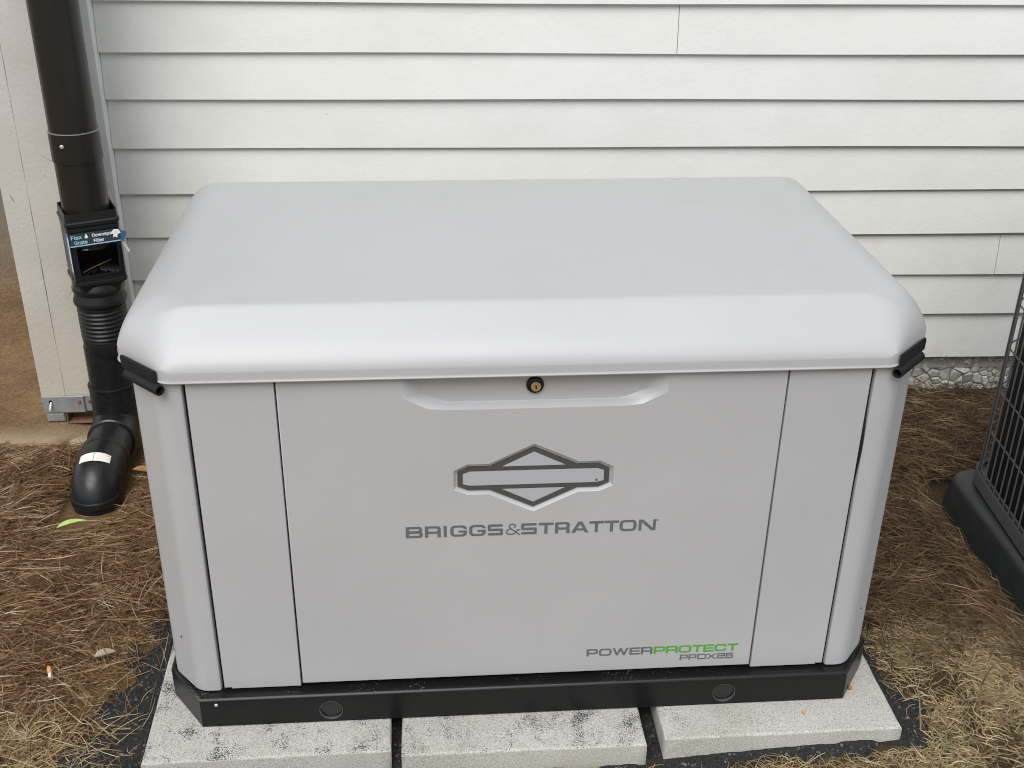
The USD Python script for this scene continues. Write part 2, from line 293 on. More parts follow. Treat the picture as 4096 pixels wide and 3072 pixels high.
simple('rust_brown', (0.16, 0.085, 0.05), 0.8, var=0.25, vscale=60)
mat('slab_concrete', {
    'g': ('geometry', {}), 'n': ('noise_texture', {'scale': 5.0, 'detail': 8.0, 'roughness': 0.66}), 'r': ('rgb_ramp', {'ramp': [(0.3, (0.13, 0.078, 0.040)), (0.52, (0.185, 0.115, 0.061)), (0.75, (0.25, 0.17, 0.10))]}),
    'n2': ('noise_texture', {'scale': 120.0, 'detail': 5.0, 'roughness': 0.7}), 'r2': ('rgb_ramp', {'ramp': [(0.3, (0.55, 0.55, 0.55)), (0.7, (1.3, 1.3, 1.26))]}), 'mm': ('mix_color', {'blend_type': 'multiply', 'fac': 1.0, 'use_clamp': False, 'use_clamp_result': False}),
    'sx': ('separate_xyz', {}), 'far': ('map_range', {'from_min': 1.9, 'from_max': 2.9, 'to_min': 0.0, 'to_max': 0.75, 'clamp': True}), 'mx': ('mix_color', {'b': (0.27, 0.25, 0.22)}),
    'ed': ('map_range', {'from_min': 1.12, 'from_max': 1.02, 'to_min': 0.0, 'to_max': 0.55, 'clamp': True}), 'mx2': ('mix_color', {'b': (0.40, 0.33, 0.22)}),
    'b': ('bump', {'strength': 0.7, 'distance': 0.005}), 'p': ('principled_bsdf', {'roughness': 0.85, 'specular_ior_level': 0.2})},
    [('g.position', 'n.vector'), ('n.fac', 'r.fac'), ('g.position', 'n2.vector'), ('n2.fac', 'r2.fac'), ('r.color', 'mm.a'), ('r2.color', 'mm.b'), ('g.position', 'sx.vector'), ('sx.y', 'far.value'), ('far.result', 'mx.fac'), ('mm.result', 'mx.a'),
     ('sx.y', 'ed.value'), ('ed.result', 'mx2.fac'), ('mx.result', 'mx2.a'), ('mx2.result', 'p.base_color'), ('n2.fac', 'b.height'), ('b.normal', 'p.normal')])
mat('painted_stone', {
    'g': ('geometry', {}), 'n': ('noise_texture', {'scale': 55.0, 'detail': 7.0, 'roughness': 0.72}), 'r': ('rgb_ramp', {'ramp': [(0.34, (0.34, 0.33, 0.30)), (0.5, (0.52, 0.51, 0.47)), (0.66, (0.64, 0.635, 0.60))]}),
    'ri': ('rgb_ramp', {'ramp': [(0.0, (0.72, 0.72, 0.7)), (1.0, (1.05, 1.05, 1.03))]}), 'oi': ('object_info', {}), 'mm': ('mix_color', {'blend_type': 'multiply', 'fac': 1.0, 'use_clamp': False, 'use_clamp_result': False}),
    'b': ('bump', {'strength': 0.9, 'distance': 0.006}), 'p': ('principled_bsdf', {'roughness': 0.85, 'specular_ior_level': 0.2})},
    [('g.position', 'n.vector'), ('n.fac', 'r.fac'), ('oi.random', 'ri.fac'), ('r.color', 'mm.a'), ('ri.color', 'mm.b'), ('mm.result', 'p.base_color'), ('n.fac', 'b.height'), ('b.normal', 'p.normal')])
simple('mortar', (0.30, 0.29, 0.26), 0.9, spec=0.1, bump=(200, 0.6, 0.004), var=0.3, vscale=50)
simple('rubble', (0.30, 0.245, 0.17), 0.9, spec=0.1, bump=(140, 0.7, 0.004), var=0.35, vscale=45)
simple('pad_plastic', (0.016, 0.019, 0.019), 0.42, spec=0.45, bump=(200, 0.1, 0.002), var=0.2, vscale=18)
simple('condenser_steel', (0.060, 0.060, 0.062), 0.42, spec=0.5, var=0.1)
simple('wire_coat', (0.085, 0.085, 0.088), 0.40, spec=0.5)
simple('coil_black', (0.006, 0.006, 0.006), 0.7, spec=0.2)
simple('leaf_brown', (0.26, 0.135, 0.055), 0.6, var=0.3, vscale=60)
simple('leaf_tan', (0.30, 0.24, 0.17), 0.7, var=0.25, vscale=60)
simple('leaf_green', (0.36, 0.44, 0.14), 0.55, var=0.15, vscale=60)
simple('butt_filter', (0.50, 0.27, 0.10), 0.8, var=0.2, vscale=120)
simple('butt_paper', (0.62, 0.58, 0.52), 0.8, var=0.15, vscale=120)
simple('pebble', (0.24, 0.23, 0.21), 0.85, var=0.3, vscale=60, bump=(150, 0.5, 0.003))
simple('stem', (0.20, 0.15, 0.09), 0.8)
simple('trim_paint', (0.68, 0.685, 0.665), 0.5, spec=0.35, bump=(90, 0.15, 0.003), var=0.05)
simple('roof_board', (0.55, 0.55, 0.52), 0.7)

# ------------------------------------------------------------------ ground
def S(t, a, b):
    t = np.clip((np.asarray(t, float) - a) / (b - a), 0, 1); return t * t * (3 - 2 * t)
def ground_z(x, y):
    x = np.asarray(x, float); y = np.asarray(y, float)
    g = -0.030 * S(x, .88, .98) * S(y, .75, .66) - 0.050 + 0.017 * S(x, .1, .6) * (1 - S(y, .3, 1.1)) - 0.015 * S(y, .5, 1.2) - 0.022 * S(y, .85, 1.2) * S(x, .2, .6)
    near = np.exp(-((x / 3) ** 2 + ((y - .5) / 3) ** 2))
    p = np.stack([x * 7, y * 7, 0 * x], -1)
    return g + near * 0.014 * (meshkit.fbm(p, 4, 3) - 0.5)
def axis(lo, hi, step, far):
    core = np.arange(lo, hi + 1e-6, step); ext = np.geomspace(step, far, 26)
    return np.concatenate([lo - ext[::-1], core, hi + ext])
gx, gy = axis(-1.6, 1.6, 0.02, 70), axis(-0.5, 1.45, 0.02, 70)
X, Y = np.meshgrid(gx, gy); Zg = ground_z(X, Y)
nx = len(gx); idx = np.arange(X.size).reshape(X.shape)
q = np.stack([idx[:-1, :-1], idx[:-1, 1:], idx[1:, 1:], idx[1:, :-1]], -1).reshape(-1, 4)
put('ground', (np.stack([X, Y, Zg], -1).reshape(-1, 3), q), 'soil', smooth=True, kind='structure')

# ------------------------------------------------------------------ house wall: every siding board its own part
rng = np.random.default_rng(7)
YAW = -0.0223
WX = lambda x, y: (x * math.cos(YAW) - (y - 1.3) * math.sin(YAW), 1.3 + x * math.sin(YAW) + (y - 1.3) * math.cos(YAW))
wall = thing('house_wall', 'off-white lap siding house wall with white corner board behind the generator', 'wall', (0, 1.3, 0), rotz=math.degrees(YAW))
# in the wall's frame: y = 0 is the foremost line of the boards, +y into the house
def sag(x, k):
    return 0.0012 * math.sin(1.7 * x + 1.3 * k) + 0.0008 * math.sin(4.1 * x + 2.1 * k)
def board(x0, x1, z0, z1, k):
    """A lapped board from x0 to x1: bottom edge z0 (proud), top hidden behind the next board."""
    n = max(2, int((x1 - x0) / 0.15) + 1); rings = []
    for x in np.linspace(x0, x1, n):
        s = sag(x, k); o = 0.0012 * math.sin(2.3 * x + k * 2.9)
        rings.append([(x, 0.0012 + o, z0 + s), (x, 0.0 + o, z0 + s + 0.0014), (x, 0.0130, z1 + 0.012), (x, 0.0170, z1 + 0.012), (x, 0.0112 + o, z0 + s)])
    m = loft(rings); m.fix_normals(); return m
rows = [0.0195, 0.149, 0.263, 0.3775, 0.4925, 0.6055, 0.7225, 0.8315]
while rows[-1] < 3.0: rows.append(rows[-1] + 0.1145)
X0, X1 = -0.9016, 4.2
for k in range(len(rows) - 1):
    joints = {7: [0.452], 2: [1.345]}.get(k, [float(rng.uniform(1.9, 3.6))])
    cuts = [X0] + joints + [X1]
    for a, b in zip(cuts[:-1], cuts[1:]):
        put('siding_board', board(a + 0.0008, b - 0.0008, rows[k], rows[k + 1], k), 'siding', wall, smooth=30)
put('sheathing', bx((-1.06, 0.0175, -0.02), (4.2, 0.06, 3.02)), 'mortar', wall)
put('corner_board', bx((-1.075, -0.022, -0.03), (-0.9020, 0.016, 3.05), 0.0025), 'trim_paint', wall)
put('return_wall', bx((-1.075, 0.018, -0.03), (-1.03, 3.4, 3.05)), 'siding', wall)
put('soffit', bx((-5.5, -0.42, 3.06), (4.6, 0.2, 3.09)), 'roof_board', wall)
put('porch_ceiling', bx((-5.5, 0.203, 2.75), (-1.08, 3.6, 2.78)), 'roof_board', wall)
put('porch_back_wall', bx((-5.5, 3.42, -0.03), (-1.08, 3.5, 2.745)), 'siding', wall)
put('fascia', bx((-5.5, -0.445, 2.99), (4.6, -0.423, 3.16), 0.003), 'roof_board', wall)

# foundation of rough split stone under the siding
found = thing('foundation_wall', 'rough white painted stone foundation under the siding beside the condenser', 'wall', (0, 1.3, 0), rotz=math.degrees(YAW))
put('mortar_bed', bx((-0.97, 0.026, -0.3), (4.2, 0.05, 0.03)), 'mortar', found)
def stones(x0, x1, z0, z1, cell, seed, y0):
    from scipy.spatial import Voronoi
    r = np.random.default_rng(seed)
    n = int((x1 - x0) * (z1 - z0) / cell ** 2)
    pts = np.stack([r.uniform(x0, x1, n), r.uniform(z0, z1, n)], 1)
    for _ in range(1):                                     # one relaxation: uneven but not slivers
        vor = Voronoi(np.vstack([pts, [[x0 - 9, 0], [x1 + 9, 0], [0, z0 - 9], [0, z1 + 9]]]))
        cells = [Polygon(vor.vertices[[i for i in vor.regions[vor.point_region[k]] if i >= 0]]) for k in range(n)]
        pts = np.array([np.array(c.intersection(sbox(x0, z0, x1, z1)).centroid.coords[0]) * 0.5 + p * 0.5 for c, p in zip(cells, pts)])
    vor = Voronoi(np.vstack([pts, [[x0 - 9, 0], [x1 + 9, 0], [0, z0 - 9], [0, z1 + 9]]]))
    for k in range(n):
        poly = Polygon(vor.vertices[[i for i in vor.regions[vor.point_region[k]] if i >= 0]]).intersection(sbox(x0, z0, x1, z1)).buffer(-0.0006)
        if poly.is_empty or poly.area < 2e-5 or poly.geom_type != 'Polygon': continue
        c = np.array(poly.exterior.coords)[:-1]
        if not poly.exterior.is_ccw: c = c[::-1]
        d, tilt = r.uniform(0.004, 0.011), r.normal(0, 0.20, 2); cen = c.mean(0)
        def ring(s, y, w):
            q = cen + (c - cen) * s; return np.stack([q[:, 0], y + w * ((q - cen) @ tilt), q[:, 1]], 1)
        m = loft([ring(1, y0 + 0.004, 0), ring(1, y0 - d * 0.45, 0.6), ring(0.72, y0 - d, 1.0)], False, True)
        m.invert() if m.face_normals[-1][1] > 0 else None
        put('stone', m, 'painted_stone', found)
stones(0.62, 1.9, -0.13, 0.016, 0.026, 11, 0.026)

# ------------------------------------------------------------------ porch slab, post
slab_prof = [(1.00, -0.30), (1.018, -0.047), (1.024, -0.036), (1.034, -0.031), (1.06, -0.0295), (4.6, -0.0295), (4.6, -0.3)]
xs = np.concatenate([np.linspace(-6, -1.4, 6), np.linspace(-1.3, -1.05, 14), np.linspace(-1.03, -0.985, 5)])
rings = []
for i, x in enumerate(xs):
    e = 0.055 * S(x, -1.10, -0.985); w = 0.004 * math.sin(31 * x) + 0.003 * math.sin(77 * x)
    rings.append([(x, y + (e + w if y < 1.1 else 0), z - (0.010 * S(x, -1.07, -0.985) if y < 1.1 else 0)) for y, z in slab_prof])
m = loft(rings); m.fix_normals(); put('porch_slab', m, 'slab_concrete', smooth=40, kind='structure')
rr_ = np.random.default_rng(5)
for (cx, cy, cz, s) in ((-1.03, 1.00, -0.062, .030), (-1.00, 1.035, -0.05, .028), (-0.985, 0.985, -0.066, .022), (-1.055, 0.985, -0.068, .02), (-0.975, 1.05, -0.058, .02)):
    ico = trimesh.creation.icosphere(2); v = ico.vertices * (1 + 0.5 * (meshkit.fbm(ico.vertices * 1.6 + rr_.uniform(0, 50, 3), 3, 2)[:, None] - 0.5))
    v = v * s * rr_.uniform(0.7, 1.15, 3); ico.vertices = v
    nm = {0: 'large pale chunk of broken concrete at the slab corner beside the black elbow', 1: 'chunk of broken concrete under the post base next to the pipe', 2: 'small broken concrete lump against the black elbow', 3: 'small broken lump in the straw at the slab edge left of the elbow', 4: 'small broken lump hard behind the black elbow'}
    put('concrete_chunk', moved(ico), 'rubble', smooth=25, loc=(cx, cy, cz), label=list(nm.values())[len([1 for k in _count if k == ('/World', 'concrete_chunk')]) and _count[('/World', 'concrete_chunk')]], cat='rubble', group='broken concrete at the slab corner')

post = thing('porch_post', 'white painted wooden post with long drying cracks standing on a grey metal base', 'post', (-1.02, 1.19, -0.03))
P0 = np.array([-1.02, 1.19, -0.03])
def ploc(m): m = as_tm(m).copy(); m.apply_translation(-P0); return m
def ply(xa, xb, seedx):
    """A post half whose meeting edge wavers, so that the crack opens and closes."""
    zs = np.linspace(0.012, 3.0, 120); rings = []
    for z in zs:
        wv = 0.0030 * (meshkit.fbm(np.array([[z * 14, seedx, 0.3]]), 4, 4)[0] - 0.56)
        lo, hi = (xa, xb + min(0, wv)) if seedx == 1 else (xa - min(0, wv), xb)
        rings.append([(lo + .004 * (seedx == 1), 1.12, z), (hi - .004 * (seedx == 2), 1.12, z), (hi, 1.12 + .004 * (seedx == 2), z), (hi, 1.262, z), (lo, 1.262, z), (lo, 1.12 + .004 * (seedx == 1), z)])
    m = loft(rings); m.fix_normals(); return ploc(m)
put('left_half', ply(-1.1085, -1.0492, 1), 'post_paint', post)
put('right_half', ply(-1.0488, -0.938, 2), 'post_paint', post)
put('paint_chip', ploc(plate(Polygon([(-1.0915, .5590), (-1.0885, .5520), (-1.0835, .5415), (-1.0815, .5385), (-1.0822, .5430), (-1.0868, .5525)]), 1.1196, .0003)), 'stem', post)
# metal base
put('base_plate', ploc(bx((-1.1045, 1.1125, 0.000), (-1.027, 1.1165, 0.0455), 0.0015)), 'galvanised', post)
put('base_plate', ploc(bx((-1.046, 1.1075, 0.002), (-1.003, 1.1115, 0.0475), 0.004)), 'galvanised', post)
put('base_plate', ploc(bx((-1.026, 1.1125, 0.003), (-0.936, 1.1165, 0.0475), 0.0015)), 'galvanised', post)
put('base_leg', ploc(bx((-1.1035, 1.117, -0.0285), (-1.058, 1.16, -0.003), 0.004)), 'galvanised', post)
put('base_leg', ploc(bx((-0.978, 1.117, -0.0285), (-0.94, 1.16, -0.003), 0.004)), 'galvanised', post)
put('stand_off', ploc([bx((-1.052, 1.150, -0.0285), (-0.984, 1.16, 0.001)), bx((-1.052, 1.110, -0.0285), (-1.050, 1.15, 0.0)), bx((-0.986, 1.110, -0.0285), (-0.984, 1.15, 0.001)), bx((-1.052, 1.110, -0.029), (-0.984, 1.15, -0.027))]) if False else ploc(trimesh.util.concatenate([bx((-1.052, 1.150, -0.0285), (-0.984, 1.16, 0.001)), bx((-1.052, 1.110, -0.026), (-1.050, 1.149, 0.0)), bx((-0.986, 1.110, -0.026), (-0.984, 1.149, 0.001)), bx((-1.052, 1.110, -0.029), (-0.984, 1.149, -0.0265))])), 'rust_brown', post)
for (sx, sz) in ((-1.015, 0.032), (-0.992, 0.031)):
    put('bolt_head', ploc(moved(lathe([(0.0042, 0), (0.0042, 0.002), (0.003, 0.003)], 12), (sx, 1.1075 if sx < -1 else 1.1125, sz), rx=PI / 2)), 'rust_brown', post, smooth=40)
put('nail_hole', ploc(moved(lathe([(0.0045, 0), (0.0045, 0.0006)], 12), (-1.085, 1.1125, 0.031), rx=PI / 2)), 'dark_inside', post)
put('bent_nail', ploc(tube([(-1.084, 1.112, 0.030), (-1.084, 1.105, 0.024), (-1.087, 1.103, 0.013)], [0.002, 0.0024, 0.002], 8)), 'label_white', post, smooth=40)

# ------------------------------------------------------------------ downspout, filter, drain
PX, PY = -0.905, 1.05
ds = thing('downspout', 'dark brown round metal downspout in front of the white post', 'downspout', (PX, PY, 0.50))
def at(m, p): m = as_tm(m).copy(); m.apply_translation(-np.asarray(p)); return m
# the section slides into a second one at the joint; folded seam down the right side
def spout(z0, z1, r, ripple=0.0):
    zs = np.linspace(z0, z1, max(2, int((z1 - z0) / 0.02))); n = 72; a = np.arange(n) / n * 2 * PI
    rad = r * (1 - 0.010 * np.exp(-((np.angle(np.exp(1j * (a + 0.95)))) / 0.10) ** 2) + 0.012 * np.exp(-((np.angle(np.exp(1j * (a + 0.80)))) / 0.05) ** 2) - 0.008 * np.exp(-((np.angle(np.exp(1j * (a + 2.55)))) / 0.06) ** 2))
    rings = [np.stack([(rad + (ripple if (k == 0) else 0) * (meshkit.noise(np.stack([a * 3, a * 0 + 2, a * 0], 1), 3) - .5)) * np.cos(a), rad * np.sin(a), np.full(n, z)], 1) for k, z in enumerate(zs)]
    return loft(rings, True, True)
put('upper_pipe', moved(spout(0.2235, 2.3, 0.0505)), 'brown_aluminium', ds, smooth=50)
put('joint_collar', moved(spout(0.160, 0.2235, 0.0530)), 'brown_aluminium', ds, smooth=50)
put('lower_pipe', moved(spout(-0.035, 0.163, 0.0505, 0.001)), 'brown_aluminium', ds, smooth=50)
put('collar_lip', moved(lathe([(0.0530, -0.0006), (0.0537, 0), (0.0537, 0.0009), (0.0522, 0.0012)], 60), (0, 0, 0.2232)), 'raw_edge', ds, smooth=40)
put('screw', moved(lathe([(0.0045, 0), (0.0045, 0.002), (0.003, 0.0032)], 10), (-0.014, -0.0520, 0.199), rx=PI / 2), 'zinc_screw', ds, smooth=40)
put('bright_nick', moved(bx((-0.008, -0.0515, -0.0345), (0.005, -0.0495, -0.0312), 0.001)), 'raw_edge', ds)

fl = thing('downspout_filter', 'black plastic downspout filter box with blue label and open grate', 'drain filter', (PX + 0.001, PY, 0.47), rotz=24)
# outer half widths; built in its own frame, z 0 at the middle
def rrect(hx, hy, r, z, n=5):
    pts = []
    for cx, cy, a0 in ((hx - r, hy - r, 0), (-hx + r, hy - r, PI / 2), (-hx + r, -hy + r, PI), (hx - r, -hy + r, 1.5 * PI)):
        for k in range(n + 1): pts.append((cx + r * math.cos(a0 + k * PI / 2 / n), cy + r * math.sin(a0 + k * PI / 2 / n), z))
    return np.array(pts)
def shell(prof, r=0.012, t=0.0025):
    """A rectangular sleeve: prof [(hx, hy, z)], open at both ends, with thickness t."""
    out = [rrect(a, b, r, z) for a, b, z in prof] + [rrect(a - t, b - t, max(r - t, 0.002), z) for a, b, z in prof[::-1]]
    m = loft(out + [out[0]], False, False); m.fix_normals(); return m
hx, hy = 0.0545, 0.0535
top_z = 0.064
put('top_flange', shell([(hx - .001, hy - .001, 0.040), (hx + .002, hy + .002, 0.043), (hx + .002, hy + .002, 0.049), (hx - .0005, hy - .0005, 0.051), (hx + .0035, hy + .0035, 0.055), (hx + .0045, hy + .0045, 0.062), (hx + .0015, hy + .0015, 0.065), (hx + .001, hy + .001, 0.083)], 0.010), 'black_plastic', fl, smooth=35)
# side and back walls, front frame above and below the opening
put('back_wall', bx((-hx, hy - 0.003, -0.075), (hx, hy, 0.040)), 'black_plastic', fl)
put('side_wall', bx((-hx, -hy, -0.075), (-hx + 0.003, hy - 0.0032, 0.040), .0012), 'black_plastic', fl)
put('side_wall', bx((hx - 0.003, -hy, -0.075), (hx, hy - 0.0032, 0.040), .0012), 'black_plastic', fl)
fr = sbox(-hx + .0032, -0.075, hx - .0032, 0.040).difference(Polygon([(-hx + .011, -0.062), (hx - .010, -0.062), (hx - .007, 0.006), (-hx + .009, 0.006)]).buffer(-.002).buffer(.002))
put('front_frame', plate(fr, -hy, 0.003), 'black_plastic', fl)
lip = LineString([(-hx + .010, 0.006), (-hx + .012, -0.062), (hx - .011, -0.062), (hx - .008, 0.006)]).buffer(0.0016, cap_style=2)
put('opening_lip', plate(lip, -hy - 0.003, 0.003), 'black_plastic', fl)
put('bottom_taper', loft([rrect(0.046, 0.046, 0.02, -0.112), rrect(hx - .006, hy - .004, 0.014, -0.092), rrect(hx + .0035, hy + .0035, 0.012, -0.083), rrect(hx + .0035, hy + .0035, 0.012, -0.077), rrect(hx, hy, 0.012, -0.074)], True, True), 'black_plastic', fl, smooth=35)
for k in range(-5, 6):                                      # the sloping chevron grate
    for s in (-1, 1):
        z = -0.071 + 0.004
        a = np.array([s * 0.004, -0.050 + 0.017 * k + 0.03, z + 0.012]); b = np.array([s * (hx - 0.006), -0.050 + 0.017 * k - 0.02, z])
        if a[1] > hy - .006 or b[1] < -hy + .003:
            t0 = max(0, (a[1] - (hy - .006)) / (a[1] - b[1])); t1 = min(1, (a[1] - (-hy + .004)) / (a[1] - b[1]))
            if t1 - t0 < 0.1: continue
            a, b = a + (b - a) * t0, a + (b - a) * t1
        put('grate_bar', tube([a, b], 0.0022, 5), 'black_plastic', fl)
lab = sbox(-hx + .001, 0.010, hx - .001, 0.0395)
put('front_label', plate(lab, -hy - 0.0009, 0.0007), 'label_navy', fl)
put('label_stripe', plate(sbox(-hx + .001, 0.0100, hx - .001, 0.0122), -hy - 0.0013, 0.0004), 'label_light_blue', fl)
put('label_side', bx((-hx - .0009, -hy + .002, -0.045), (-hx - .0002, -hy + .040, 0.036)), 'label_blue', fl)
put('label_side_print', bx((-hx - .0014, -hy + .002, -0.050), (-hx - .001, -hy + .014, 0.030)), 'label_white', fl)
put('label_corner', moved(bx((0, -.0004, -.014), (0.018, 0.0004, 0.008)), (hx - .001, -hy + .002, 0.026), rz=0.5, ry=0.5), 'label_blue', fl)
put('label_shred', moved(bx((0, -.0004, -.03), (0.006, 0.0004, 0.0)), (hx + .003, -hy + .012, 0.0), rz=0.5, ry=-0.45), 'label_white', fl)
put('label_tear', plate(Polygon([(0.034, .030), (0.042, .0385), (0.052, .037), (0.056, .028), (0.049, .026), (0.047, .018), (0.042, .022), (0.038, .019), (0.040, .027)]), -hy - 0.0013, 0.0004), 'label_white', fl)
def words(text, h, x, z, y, bold=False, sx=1.0):
    t = meshkit.text_mesh(text, h, 0.0004, bold); v = np.array(t.vertices)
    t.vertices = np.stack([x + v[:, 0] * sx, y - v[:, 2], z + v[:, 1]], 1); t.fix_normals(); return t
put('label_word', words('Downspout', 0.0070, -0.006, 0.0280, -hy - .0013, True), 'label_white', fl)
put('label_word', words('Filter', 0.0070, -0.004, 0.0155, -hy - .0013, True), 'label_white', fl)
put('label_word', words('Flex', 0.0080, -0.0510, 0.0270, -hy - .0013, True, 1.1), 'label_light_blue', fl)
put('label_word', words('Grate', 0.0080, -0.0450, 0.0150, -hy - .0013, True, 1.0), 'label_light_blue', fl)
put('label_arrow', plate(Polygon([(-.0215, .0285), (-.0175, .0375), (-.0135, .0285), (-.0158, .028), (-.0158, .0265), (-.0192, .0265), (-.0192, .028)]), -hy - .0013, .0004), 'label_white', fl)

dp = thing('drain_pipe', 'black plastic drain pipe with ribbed connector, elbow and white sticker', 'drain pipe', (-0.912, 1.05, 0.0))
D0 = np.array([-0.912, 1.05, 0.0])
prof = [(0.050, 0.200), (0.0528, 0.212), (0.0535, 0.236)]
z = 0.238
for k in range(8):
    prof += [(0.0515, z + .001), (0.0545, z + 0.0035), (0.0548, z + 0.0075), (0.0520, z + 0.0100)]; z += 0.0105
prof += [(0.0515, z), (0.0585, z + 0.004), (0.0600, z + 0.010), (0.0585, z + 0.016), (0.0545, z + 0.028), (0.054, z + .031)]; z += 0.032
prof += [(0.0575, z + 0.003), (0.0585, z + 0.010), (0.0575, z + 0.014), (0.052, z + 0.026), (0.047, z + 0.034)]
put('ribbed_connector', moved(lathe(prof, 48), (0.006, 0, 0)), 'black_plastic', dp, smooth=50)
put('straight_pipe', lathe([(0.0495, 0.095), (0.0495, 0.215)], 48), 'black_pipe_plastic', dp, smooth=50)
put('coupling', lathe([(0.0505, 0.035), (0.0535, 0.038), (0.0535, 0.095), (0.0535, 0.108), (0.0550, 0.110), (0.0550, 0.114), (0.051, 0.116)], 48), 'black_pipe_plastic', dp, smooth=40)
# first elbow: down then towards the camera; second elbow: down into the ground
E1 = np.array([0.0, 0.0, 0.0]); E2 = np.array([0.010, -0.276, 0.004])
d = E2 - E1; d /= np.linalg.norm(d); rb = 0.052
arc = [E1 + (0, 0, 0.075)] + [E1 + d * rb + np.array([0, 0, rb]) - d * rb * math.cos(t) - np.array([0, 0, rb]) * math.sin(t) for t in np.linspace(0, PI / 2, 9)] + [E1 + d * 0.075]
put('elbow', tube(arc, 0.0535, 40), 'black_pipe_plastic', dp, smooth=50)
put('elbow_hub', tube([E1 + d * .066, E1 + d * .069, E1 + d * .085, E1 + d * .088], [0.052, 0.0555, 0.0555, 0.052], 40), 'black_pipe_plastic', dp, smooth=40)
put('short_pipe', tube([E1 + d * .08, E1 + d * .19], 0.0500, 40), 'black_pipe_plastic', dp, smooth=50)
put('elbow_hub', tube([E1 + d * .150, E1 + d * .153, E1 + d * .170, E1 + d * .174], [0.0505, 0.0548, 0.0548, 0.0535], 40), 'black_pipe_plastic', dp, smooth=40)
rb2 = 0.052
arc = [E1 + d * .171] + [E2 - d * rb2 - np.array([0, 0, rb2]) + d * rb2 * math.sin(t) + np.array([0, 0, rb2]) * math.cos(t) for t in np.linspace(0, PI / 2, 11)] + [E2 + (0, 0, -rb2 - .004)]
put('elbow', tube(arc, 0.0530, 40), 'black_pipe_plastic', dp, smooth=50)
arc = [E2 + (0, 0, -0.026), E2 + (0, 0, -0.030), E2 + (0, 0, -.042), E2 + (0, 0, -.045)]
put('elbow_hub', tube(arc, [0.053, 0.0558, 0.0558, 0.053], 40), 'black_pipe_plastic', dp, smooth=40)
put('white_stub', tube([E2 + (0, 0, -0.043), E2 + (0, 0, -.16)], 0.0515, 40), 'white_pvc', dp, smooth=50)
# sticker wrapped over the second elbow
def sticker(a0, a1, s0, s1):
    rows_ = []; side = np.cross(d, (0, 0, 1)); side /= np.linalg.norm(side)
    for t in np.linspace(s0, s1, 7):
        c = E2 - d * rb2 - np.array([0, 0, rb2]) + d * rb2 * math.sin(t) + np.array([0, 0, rb2]) * math.cos(t); nrm = d * math.sin(t) + np.array([0, 0, 1]) * math.cos(t)
        rows_.append([c + 0.0536 * (nrm * math.cos(a) + side * math.sin(a)) for a in np.linspace(a0, a1, 9)])
    v = np.array(rows_).reshape(-1, 3); i = np.arange(63).reshape(7, 9)
    return (v, np.stack([i[:-1, :-1], i[1:, :-1], i[1:, 1:], i[:-1, 1:]], -1).reshape(-1, 4))
put('sticker', sticker(-0.70, -0.02, 0.10, 0.36), 'sticker_white', dp, smooth=True)
put('sticker', sticker(0.0, 0.62, 0.10, 0.36), 'sticker_white', dp, smooth=True)

# ------------------------------------------------------------------ pavers
def paver(x0, x1, y0, y1, zt, label, rz=0.0):
    c = np.array([(x0 + x1) / 2, (y0 + y1) / 2, 0.0]); hx_, hy_ = (x1 - x0) / 2, (y1 - y0) / 2; rings = []
    for inset, z in ((0.0, -0.055), (0.0, zt - 0.004), (0.0012, zt - 0.0014), (0.0042, zt)):
        pts = []
        for (ax, ay), (bx_, by) in zip(((-1, -1), (1, -1), (1, 1), (-1, 1)), ((1, -1), (1, 1), (-1, 1), (-1, -1))):
            for t in np.linspace(0, 1, 24, endpoint=False):
                px, py = (ax + (bx_ - ax) * t) * (hx_ - inset), (ay + (by - ay) * t) * (hy_ - inset)
                w = 0.0016 * (meshkit.fbm(np.array([[px * 45 + x0 * 9, py * 45, z * 30]]), 3, 6)[0] - .5) if z > -.05 else 0
                pts.append((px + w * (1 if abs(px) > hx_ - .01 else 0), py + w, z + w * 0.5))
        rings.append(pts)
    o = thing('paver', label, 'paving slab', tuple(c), 'concrete pavers under the generator', math.degrees(rz))
    # a single-part slab: keep it one mesh
    stage.RemovePrim(o.GetPath()); _count[('/World', 'paver')] -= 1
    m = loft(rings); m.fix_normals()
    p = put('paver', moved(m, rz=rz), 'paver_concrete', smooth=50, label=label, cat='paving slab', group='concrete pavers under the generator', loc=c)
paver(-0.628, -0.233, -0.073, 0.325, -0.001, 'grit-stained concrete paver under the left end of the black base', 0.012)
paver(-0.213, 0.186, -0.083, 0.317, -0.0015, 'grit-stained concrete paver under the middle of the black base', -0.004)
paver(0.216, 0.616, -0.074, 0.326, -0.0005, 'cleaner concrete paver under the right end of the black base', 0.004)

# ------------------------------------------------------------------ the generator
gen = thing('generator', 'light grey standby generator cabinet with black base and hinged lid on concrete pavers', 'generator')
GB = 0.745                                                    # back of the base
def octo(hw, yf, yb, cx, cy):
    return np.array([(-hw + cx, yf), (hw - cx, yf), (hw, yf + cy), (hw, yb - cy), (hw - cx, yb), (-hw + cx, yb), (-hw, yb - cy), (-hw, yf + cy)])
def level(p, z): return np.column_stack([p, np.full(len(p), z)])
KH = [(-0.329, 0.0245), (0.330, 0.0250)]
